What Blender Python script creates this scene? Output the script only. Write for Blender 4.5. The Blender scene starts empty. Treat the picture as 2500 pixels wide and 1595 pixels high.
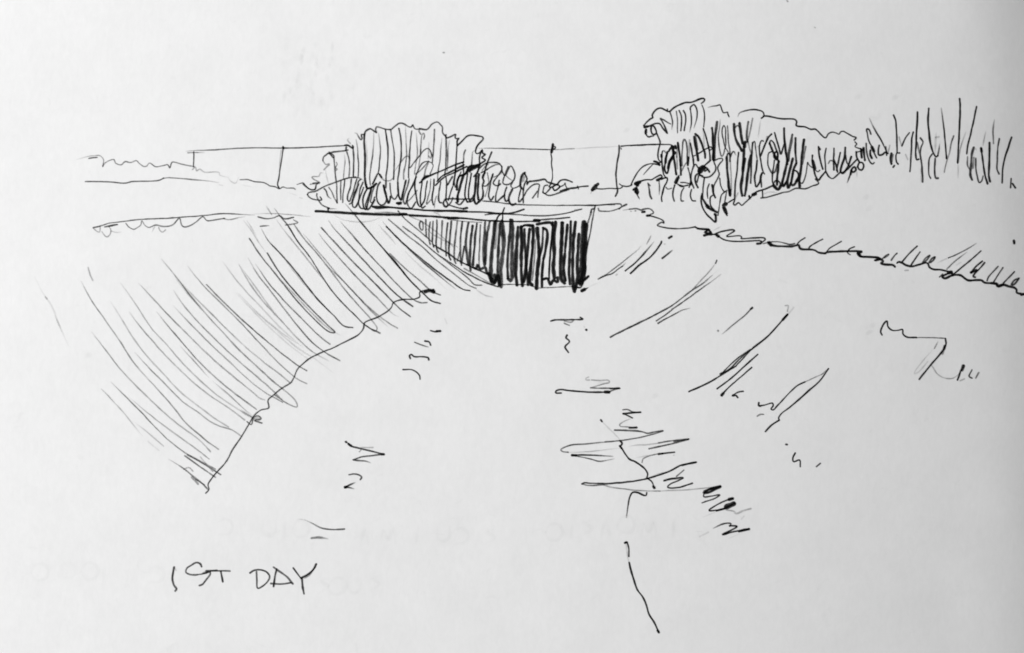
# A page of a sketchbook lying open on a garden table in soft daylight, seen from above:
# a pen drawing of a sunken path running to a dark culvert, with the note "1ST DAY".
# Units are metres; one pixel of the photograph is 0.1 mm on the paper.
import bpy, math, random
import numpy as np
from mathutils import Vector

S = bpy.context.scene
COL = S.collection
H = 0.34                                  # camera height above the page
PX = 1e-4                                 # metres per photograph pixel
CX, CY = 1250 * PX, -797.5 * PX

# ------------------------------------------------------------------ camera
cam = bpy.data.cameras.new("camera")
cam.sensor_fit = 'HORIZONTAL'
cam.angle_x = 2 * math.atan(0.125 / H)
cam.clip_start = 0.01
cam.clip_end = 2000
cam_ob = bpy.data.objects.new("camera", cam)
cam_ob.location = (CX, CY, H)
COL.objects.link(cam_ob)
S.camera = cam_ob

# ------------------------------------------------------------------ daylight: overcast sky and a broad low sun
SUN_EL, SUN_AZ = math.radians(24), math.radians(150)      # azimuth of the sun, anticlockwise from +X
w = bpy.data.worlds.new("World")
S.world = w
w.use_nodes = True
nt = w.node_tree
bg = nt.nodes["Background"]
sky = nt.nodes.new("ShaderNodeTexSky")
sky.sky_type = 'NISHITA'
sky.sun_disc = False
sky.sun_elevation = SUN_EL
sky.sun_rotation = math.radians(90) - SUN_AZ
grey = nt.nodes.new("ShaderNodeHueSaturation")            # overcast: the sky has no colour
grey.inputs["Saturation"].default_value = 0.0
nt.links.new(sky.outputs[0], grey.inputs["Color"])
nt.links.new(grey.outputs[0], bg.inputs["Color"])
bg.inputs["Strength"].default_value = 0.08
sun = bpy.data.lights.new("sun", 'SUN')
sun.energy = 1.5
sun.angle = math.radians(14)
sun_ob = bpy.data.objects.new("sun", sun)
sd = Vector((math.cos(SUN_EL) * math.cos(SUN_AZ), math.cos(SUN_EL) * math.sin(SUN_AZ), math.sin(SUN_EL)))
sun_ob.rotation_euler = sd.to_track_quat('Z', 'Y').to_euler()
sun_ob.location = sd * 3
COL.objects.link(sun_ob)
vs = S.view_settings
vs.view_transform = 'Standard'
vs.look = 'None'
vs.gamma = 1
vs.exposure = 1.03
vs.use_curve_mapping = False
S.cycles.transparent_max_bounces = 32
S.cycles.filter_width = 1.8                # a phone lens, not a scanner

# ------------------------------------------------------------------ shape of the open page
SX = np.array([-0.012, 0.0, 0.025, 0.07, 0.125, 0.15, 0.175, 0.20, 0.22, 0.24, 0.245, 0.25, 0.258, 0.268])
SL = np.array([0.14, 0.125, 0.095, 0.045, 0.00, -0.035, -0.085, -0.145, -0.185, -0.235, -0.28, -0.34, -0.47, -0.66])
_gx = np.linspace(-0.012, 0.268, 2801)
_gs = np.interp(_gx, SX, SL)
_k = np.ones(61) / 61
_gs = np.convolve(np.pad(_gs, 30, mode='edge'), _k, mode='valid')
_gz = np.concatenate([[0], np.cumsum((_gs[1:] + _gs[:-1]) / 2 * np.diff(_gx))])
_gz -= np.interp(0.125, _gx, _gz)
GUT = 0.268


def page_z(x, y):
    """height of the open page: it bows up in the middle, dives into the gutter, more sharply near its head"""
    x = np.asarray(x, float)
    y = np.asarray(y, float)
    x = np.where(x > GUT, 2 * GUT - x, x)
    yn = (y - CY) / 0.08
    curl = -2.1 * yn * np.clip(x - 0.232, 0, None) ** 2
    return np.interp(x, _gx, _gz) + curl - 0.0024 * yn ** 2 + 0.00025 * np.sin(y * 22 + 1.0 + x * 9)


def on_page(u, v, lift):
    """photograph pixel -> point on the curved page"""
    px, py = u * PX, -v * PX
    z = np.zeros_like(px)
    for _ in range(6):
        f = (H - z) / H
        x = CX + (px - CX) * f
        y = CY + (py - CY) * f
        z = page_z(x, y) + lift
    return np.stack([x, y, z], 1)


# ------------------------------------------------------------------ helpers
def tag(o, label=None, cat=None, group=None, kind=None):
    for k, val in (('label', label), ('category', cat), ('group', group), ('kind', kind)):
        if val:
            o[k] = val
    return o


def link(name, me, mat=None, parent=None):
    o = bpy.data.objects.new(name, me)
    COL.objects.link(o)
    if mat and me:
        me.materials.append(mat)
    if parent:
        o.parent = parent
        o.matrix_parent_inverse = parent.matrix_world.inverted()
    return o


def mesh(name, vts, faces, smooth=False):
    me = bpy.data.meshes.new(name)
    me.from_pydata([tuple(p) for p in vts], [], faces)
    if smooth:
        me.polygons.foreach_set("use_smooth", [True] * len(me.polygons))
    me.update()
    return me


def box(x0, x1, y0, y1, z0, z1, b=0.0):
    """box with chamfered vertical and top edges when b > 0"""
    if b <= 0:
        v = [(x, y, z) for z in (z0, z1) for x, y in ((x0, y0), (x1, y0), (x1, y1), (x0, y1))]
        f = [(3, 2, 1, 0), (4, 5, 6, 7)] + [(i, (i + 1) % 4, 4 + (i + 1) % 4, 4 + i) for i in range(4)]
        return v, f
    v, f = [], []
    for z, i in ((z0, b), (z0 + b, 0), (z1 - b, 0), (z1, b)):
        for x, y in ((x0 + b + i, y0 + i), (x1 - b - i, y0 + i), (x1 - i, y0 + b + i), (x1 - i, y1 - b - i),
                     (x1 - b - i, y1 - i), (x0 + b + i, y1 - i), (x0 + i, y1 - b - i), (x0 + i, y0 + b + i)):
            v.append((x, y, z))
    f = [tuple(range(7, -1, -1)), tuple(range(24, 32))]
    for l in range(3):
        for i in range(8):
            f.append((l * 8 + i, l * 8 + (i + 1) % 8, l * 8 + 8 + (i + 1) % 8, l * 8 + 8 + i))
    return v, f


def material(name):
    m = bpy.data.materials.new(name)
    m.use_nodes = True
    n = m.node_tree.nodes
    return m, m.node_tree, n["Principled BSDF"], n["Material Output"]


def noise(nt, coord, scale, detail=3, rough=0.55, dist=0.0):
    n = nt.nodes.new("ShaderNodeTexNoise")
    n.inputs["Scale"].default_value = scale
    n.inputs["Detail"].default_value = detail
    n.inputs["Roughness"].default_value = rough
    n.inputs["Distortion"].default_value = dist
    nt.links.new(coord, n.inputs["Vector"])
    return n.outputs["Fac"]


def mth(nt, op, a, b=None, c=None, clamp=False):
    n = nt.nodes.new("ShaderNodeMath")
    n.operation = op
    n.use_clamp = clamp
    for i, val in enumerate((a, b, c)):
        if val is None:
            continue
        if isinstance(val, (int, float)):
            n.inputs[i].default_value = val
        else:
            nt.links.new(val, n.inputs[i])
    return n.outputs[0]


def coords(nt, stretch=None):
    t = nt.nodes.new("ShaderNodeTexCoord").outputs["Object"]
    if stretch:
        mp = nt.nodes.new("ShaderNodeMapping")
        mp.inputs["Scale"].default_value = stretch
        nt.links.new(t, mp.inputs["Vector"])
        return mp.outputs[0]
    return t


# ------------------------------------------------------------------ materials
def make_paper():
    m, nt, p, out = material("sketch_paper")
    co = coords(nt)
    cloud = noise(nt, co, 70, 4, 0.6)
    fib = noise(nt, coords(nt, (1, .45, 1)), 900, 3, 0.6, 0.6)
    blot = noise(nt, co, 240, 3, 0.55, 0.8)
    t = mth(nt, 'MULTIPLY', mth(nt, 'SUBTRACT', cloud, 0.5), 0.085)
    t = mth(nt, 'MULTIPLY_ADD', mth(nt, 'SUBTRACT', fib, 0.5), 0.075, t)
    # sparse grey flecks pressed into the sheet
    fl = mth(nt, 'MULTIPLY', mth(nt, 'SUBTRACT', blot, 0.66, clamp=True), -0.3)
    t = mth(nt, 'ADD', t, fl)
    val = mth(nt, 'ADD', t, 0.80)
    c = nt.nodes.new("ShaderNodeCombineColor")
    for i in range(3):
        nt.links.new(val, c.inputs[i])
    nt.links.new(c.outputs[0], p.inputs["Base Color"])
    p.inputs["Roughness"].default_value = 0.9
    p.inputs["Specular IOR Level"].default_value = 0.15
    b = nt.nodes.new("ShaderNodeBump")
    b.inputs["Strength"].default_value = 0.35
    b.inputs["Distance"].default_value = 0.00004
    nt.links.new(mth(nt, 'MULTIPLY_ADD', blot, 1.2, fib), b.inputs["Height"])
    nt.links.new(b.outputs[0], p.inputs["Normal"])
    return m


def make_ink():
    """pen ink: a thin deposit whose cover of the paper follows the 'ink_cover' of the stroke,
    skipping over the tooth of the sheet where the pen ran light"""
    m, nt, p, out = material("pen_ink")
    p.inputs["Base Color"].default_value = (0.004, 0.004, 0.0042, 1)
    p.inputs["Roughness"].default_value = 0.65
    p.inputs["Specular IOR Level"].default_value = 0.03
    a = nt.nodes.new("ShaderNodeAttribute")
    a.attribute_name = "ink_cover"
    d = a.outputs["Fac"]
    co = coords(nt)
    n1 = noise(nt, co, 3600, 2, 0.6)
    n2 = noise(nt, co, 700, 2, 0.5)
    g = mth(nt, 'ADD', mth(nt, 'MULTIPLY', mth(nt, 'SUBTRACT', n1, 0.5), 1.5),
            mth(nt, 'MULTIPLY', mth(nt, 'SUBTRACT', n2, 0.5), 0.8))
    room = mth(nt, 'MULTIPLY', mth(nt, 'SUBTRACT', 1.12, d), mth(nt, 'MINIMUM', mth(nt, 'MULTIPLY', mth(nt, 'MULTIPLY', d, d), 3.0), 1.0))
    cover = mth(nt, 'MULTIPLY_ADD', g, room, d, clamp=True)
    tr = nt.nodes.new("ShaderNodeBsdfTransparent")
    mix = nt.nodes.new("ShaderNodeMixShader")
    nt.links.new(cover, mix.inputs[0])
    nt.links.new(tr.outputs[0], mix.inputs[1])
    nt.links.new(p.outputs[0], mix.inputs[2])
    nt.links.new(mix.outputs[0], out.inputs["Surface"])
    return m


def make_edge():
    m, nt, p, out = material("page_edges")
    co = coords(nt, (0.02, 0.02, 1))
    n = noise(nt, co, 5000, 2, 0.7)
    r = nt.nodes.new("ShaderNodeValToRGB")
    r.color_ramp.elements[0].position = 0.35
    r.color_ramp.elements[0].color = (0.42, 0.42, 0.41, 1)
    r.color_ramp.elements[1].position = 0.6
    r.color_ramp.elements[1].color = (0.78, 0.78, 0.77, 1)
    nt.links.new(n, r.inputs[0])
    nt.links.new(r.outputs[0], p.inputs["Base Color"])
    p.inputs["Roughness"].default_value = 0.95
    return m


def make_plain(name, lo, hi, scale, rough, stretch=None, bump=0.0):
    m, nt, p, out = material(name)
    n = noise(nt, coords(nt, stretch), scale, 5, 0.6, 0.4)
    r = nt.nodes.new("ShaderNodeValToRGB")
    r.color_ramp.elements[0].position = 0.3
    r.color_ramp.elements[0].color = (*lo, 1)
    r.color_ramp.elements[1].position = 0.7
    r.color_ramp.elements[1].color = (*hi, 1)
    nt.links.new(n, r.inputs[0])
    nt.links.new(r.outputs[0], p.inputs["Base Color"])
    p.inputs["Roughness"].default_value = rough
    if bump:
        b = nt.nodes.new("ShaderNodeBump")
        b.inputs["Distance"].default_value = bump
        nt.links.new(n, b.inputs["Height"])
        nt.links.new(b.outputs[0], p.inputs["Normal"])
    return m


PAPER = make_paper()
INK = make_ink()
EDGE = make_edge()
COVER = make_plain("black_cloth_cover", (0.012, 0.012, 0.012), (0.03, 0.03, 0.03), 900, 0.85, None, 0.0001)
WOOD = make_plain("grey_weathered_wood", (0.16, 0.155, 0.15), (0.30, 0.295, 0.285), 14, 0.75, (0.12, 2.2, 2.2), 0.0008)
STONE = make_plain("paving_ground", (0.22, 0.22, 0.215), (0.34, 0.335, 0.33), 3.0, 0.9, None, 0.002)

# ------------------------------------------------------------------ ground and table
v, f = [(-400, -400, -0.78), (400, -400, -0.78), (400, 400, -0.78), (-400, 400, -0.78)], [(0, 1, 2, 3)]
tag(link("ground", mesh("ground", v, f), STONE), kind='structure')

TZ = -0.0345
table = bpy.data.objects.new("garden_table", None)
table.location = (0.25, -0.08, -0.78)
COL.objects.link(table)
tag(table, "grey weathered plank table underneath the open sketchbook", "table")
bpy.context.view_layer.update()
for i in range(6):
    y0 = -0.08 - 0.42 + i * 0.14
    link("plank", mesh("plank", *box(-0.45, 0.95, y0 + 0.002, y0 + 0.138, TZ - 0.028, TZ, 0.002)), WOOD, table)
for sx in (-0.37, 0.80):
    link("batten", mesh("batten", *box(sx, sx + 0.07, -0.47, 0.31, TZ - 0.062, TZ - 0.0285, 0.002)), WOOD, table)
    for sy in (-0.46, 0.24):
        link("leg", mesh("leg", *box(sx + 0.004, sx + 0.066, sy, sy + 0.06, -0.78, TZ - 0.0625, 0.002)), WOOD, table)

# ------------------------------------------------------------------ sketchbook
X0, X1, Y0, Y1 = -0.0075, GUT - 0.0003, -0.172, 0.0105
book = bpy.data.objects.new("sketchbook", None)
book.location = (GUT, -0.08, TZ)
COL.objects.link(book)
tag(book, "open sketchbook whose white page bears the pen drawing and darkens towards the right", "sketchbook")
bpy.context.view_layer.update()


def sheet(x0, x1, top, bottom, nx=150, ny=60, inset=0.0):
    """slab between two height functions over a rectangle"""
    xs = np.linspace(x0, x1, nx)
    ys = np.linspace(Y0 + inset, Y1 - inset, ny)
    gx, gy = np.meshgrid(xs, ys)
    v = [(a, b, c) for a, b, c in zip(gx.ravel(), gy.ravel(), top(gx, gy).ravel())]
    v += [(a, b, c) for a, b, c in zip(gx.ravel(), gy.ravel(), bottom(gx, gy).ravel())]
    N = nx * ny
    f = []
    for j in range(ny - 1):
        for i in range(nx - 1):
            a = j * nx + i
            f.append((a, a + 1, a + nx + 1, a + nx))
            f.append((N + a + nx, N + a + nx + 1, N + a + 1, N + a))
    rim = [i for i in range(nx)] + [j * nx + nx - 1 for j in range(1, ny)] + \
          [(ny - 1) * nx + i for i in range(nx - 2, -1, -1)] + [j * nx for j in range(ny - 2, 0, -1)]
    for a, b in zip(rim, rim[1:] + rim[:1]):
        f.append((a, N + a, N + b, b))
    return v, f


flat = lambda z: (lambda x, y: np.full_like(x, z))
CT = TZ + 0.0030
R0, R1 = GUT + 0.0003, 2 * GUT - X0
for nm, a, b, ins in (("page", X0, X1, 0), ("facing_page", R0, R1, 0)):
    vv, ff = sheet(a, b, page_z, lambda x, y: page_z(x, y) - 0.00016)
    link(nm, mesh(nm, vv, ff, True), PAPER, book)
for a, b in ((X0 + 0.0006, X1 - 0.0002), (R0 + 0.0002, R1 - 0.0006)):
    vv, ff = sheet(a, b, lambda x, y: page_z(x, y) - 0.00028, flat(CT), 80, 12, 0.0005)
    link("page_block", mesh("page_block", vv, ff), EDGE, book)
link("cover", mesh("cover", *box(X0 - 0.003, R1 + 0.003, Y0 - 0.003, Y1 + 0.003, TZ + 0.0001, CT - 0.0001, 0.0006)), COVER, book)

# ------------------------------------------------------------------ pen strokes
CROPS = {k: (a, b, s) for k, a, b, s in (
    ("R1", 150, 320, 3.44), ("B1", 740, 280, 5.9075), ("B2", 1000, 280, 5.9075), ("C", 1000, 460, 4.816),
    ("T1", 1540, 230, 8.027), ("T2", 1540, 360, 8.027), ("T3", 1780, 240, 5.9075), ("T4", 2080, 220, 5.688),
    ("L1", 550, 480, 3.413), ("L2", 60, 580, 3.413), ("L3", 200, 820, 3.413), ("H", 380, 1240, 4.816),
    ("D1", 1340, 460, 4.816), ("D2", 1640, 500, 4.8), ("D3", 2060, 540, 5.473), ("D4", 1640, 720, 3.01),
    ("D5", 1320, 900, 4.459), ("D6", 1480, 1160, 3.7475), ("D7", 820, 760, 3.254), ("D8", 680, 1060, 5.485),
    ("E", 1340, 330, 9.035), ("S", 0, 0, 1.0))}
rng = np.random.default_rng(7)


def spline(P, step):
    """centripetal Catmull-Rom through the traced points, resampled evenly"""
    keep = [0]
    for i in range(1, len(P)):
        if np.hypot(*(P[i] - P[keep[-1]])) > 0.05:
            keep.append(i)
    P = P[keep]
    if len(P) < 2:
        P = np.array([P[0], P[0] + (0.3, 0.1)])
    if len(P) > 2:
        Q = np.vstack([2 * P[0] - P[1], P, 2 * P[-1] - P[-2]])
        out = []
        for i in range(1, len(Q) - 2):
            p0, p1, p2, p3 = Q[i - 1:i + 3]
            t0 = 0.0
            t1 = t0 + max(np.hypot(*(p1 - p0)), 1e-6) ** 0.5
            t2 = t1 + max(np.hypot(*(p2 - p1)), 1e-6) ** 0.5
            t3 = t2 + max(np.hypot(*(p3 - p2)), 1e-6) ** 0.5
            n = max(2, int(np.hypot(*(p2 - p1)) / 1.2))
            t = np.linspace(t1, t2, n, endpoint=False)[:, None]
            a1 = (t1 - t) / (t1 - t0) * p0 + (t - t0) / (t1 - t0) * p1
            a2 = (t2 - t) / (t2 - t1) * p1 + (t - t1) / (t2 - t1) * p2
            a3 = (t3 - t) / (t3 - t2) * p2 + (t - t2) / (t3 - t2) * p3
            b1 = (t2 - t) / (t2 - t0) * a1 + (t - t0) / (t2 - t0) * a2
            b2 = (t3 - t) / (t3 - t1) * a2 + (t - t1) / (t3 - t1) * a3
            out.append((t2 - t) / (t2 - t1) * b1 + (t - t1) / (t2 - t1) * b2)
        P = np.vstack(out + [P[-1:]])
    d = np.concatenate([[0], np.cumsum(np.hypot(*np.diff(P, axis=0).T))])
    L = d[-1]
    n = max(4, int(L / step) + 1)
    s = np.linspace(0, L, n)
    return np.stack([np.interp(s, d, P[:, 0]), np.interp(s, d, P[:, 1])], 1), s, L


def slow_noise(s, wave):
    k = rng.normal(0, 1, int(s[-1] / wave) + 3)
    return np.interp(s / wave, np.arange(len(k)), k)


LAYER = [0]


def ribbon(P, w, d, flags, soft=1.9, fat=1.0):
    """one pen stroke as a slightly domed ribbon of ink: verts, faces, densities"""
    w = max(w * ((0.76 + 0.42 * max(0, 0.86 - d)) if w < 6 else 0.80) * fat, 1.7)          # the traced widths include the soft rim of each line
    d = d ** soft if d < 0.97 else 0.965
    hw0 = w / 2
    # the pen overshoots by its own radius at both ends
    P, s, L = spline(P, min(3.0, max(1.2, w * 0.4)))
    wob = 0.22 * np.stack([slow_noise(s, 14), slow_noise(s, 14)], 1)
    P = P + wob
    t = np.gradient(P, axis=0)
    t /= np.maximum(np.hypot(t[:, 0], t[:, 1]), 1e-6)[:, None]
    P = np.vstack([P[0] - t[0] * hw0 * np.array([[.95], [.6]]), P, P[-1] + t[-1] * hw0 * np.array([[.6], [.95]])])
    t = np.vstack([t[:1], t[:1], t, t[-1:], t[-1:]])
    s = np.concatenate([[0, hw0 * .35], s + hw0, [L + hw0 * 1.65, L + 2 * hw0]])
    L += 2 * hw0
    e = np.minimum(s, L - s) / hw0
    prof = np.sqrt(np.clip(1 - (1 - np.clip(e, 0.04, 1)) ** 2, 0, 1))
    hw = hw0 * prof * np.clip(1 + 0.10 * slow_noise(s, 9) + 0.08 * slow_noise(s, 40), .6, 1.4)
    dd = d * np.clip(1 + (1.05 - d) * (0.20 * slow_noise(s, 12) + 0.24 * slow_noise(s, 70)), .25, 1.3)
    fl = min(L * 0.4, 60)
    if 'i' in flags:
        k = np.clip(s / fl, 0, 1)
        dd *= 0.2 + 0.8 * k ** 0.7
        hw *= 0.6 + 0.4 * k
    if 'o' in flags:
        k = np.clip((L - s) / fl, 0, 1)
        dd *= 0.2 + 0.8 * k ** 0.7
        hw *= 0.6 + 0.4 * k
    dd = np.clip(dd, 0, 1)
    n = np.stack([-t[:, 1], t[:, 0]], 1)
    LAYER[0] = (LAYER[0] + 1) % 60
    lift = 1.2e-5 + LAYER[0] * 4e-7
    A = P + n * (hw * 1.12)[:, None]
    B = P - n * (hw * 1.12)[:, None]
    V = np.stack([on_page(A[:, 0], A[:, 1], lift), on_page(P[:, 0], P[:, 1], lift + 1.5e-5),
                  on_page(B[:, 0], B[:, 1], lift)], 1).reshape(-1, 3)
    D = np.stack([dd * .72, dd, dd * .72], 1).ravel()
    F = []
    for i in range(len(P) - 1):
        a = i * 3
        F += [(a, a + 3, a + 4, a + 1), (a + 1, a + 4, a + 5, a + 2)]
    return V, F, D


def ink_object(name, strokes, parent=None, soft=1.9, fat=1.0):
    V, F, D, n = [], [], [], 0
    for P, w, d, fl in strokes:
        v, f, q = ribbon(P, w, d, fl, soft, fat)
        V.append(v)
        D.append(q)
        F += [tuple(i + n for i in face) for face in f]
        n += len(v)
    V = np.vstack(V)
    base = V.mean(0) if parent is None else np.array(parent.location)
    me = mesh(name, V - base, F, True)
    at = me.attributes.new("ink_cover", 'FLOAT', 'POINT')
    at.data.foreach_set("value", np.concatenate(D).astype(np.float32))
    me.materials.append(INK)
    o = bpy.data.objects.new(name, me)
    COL.objects.link(o)
    if parent is None:
        o.location = base
    else:
        o.parent = parent
    return o


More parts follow.
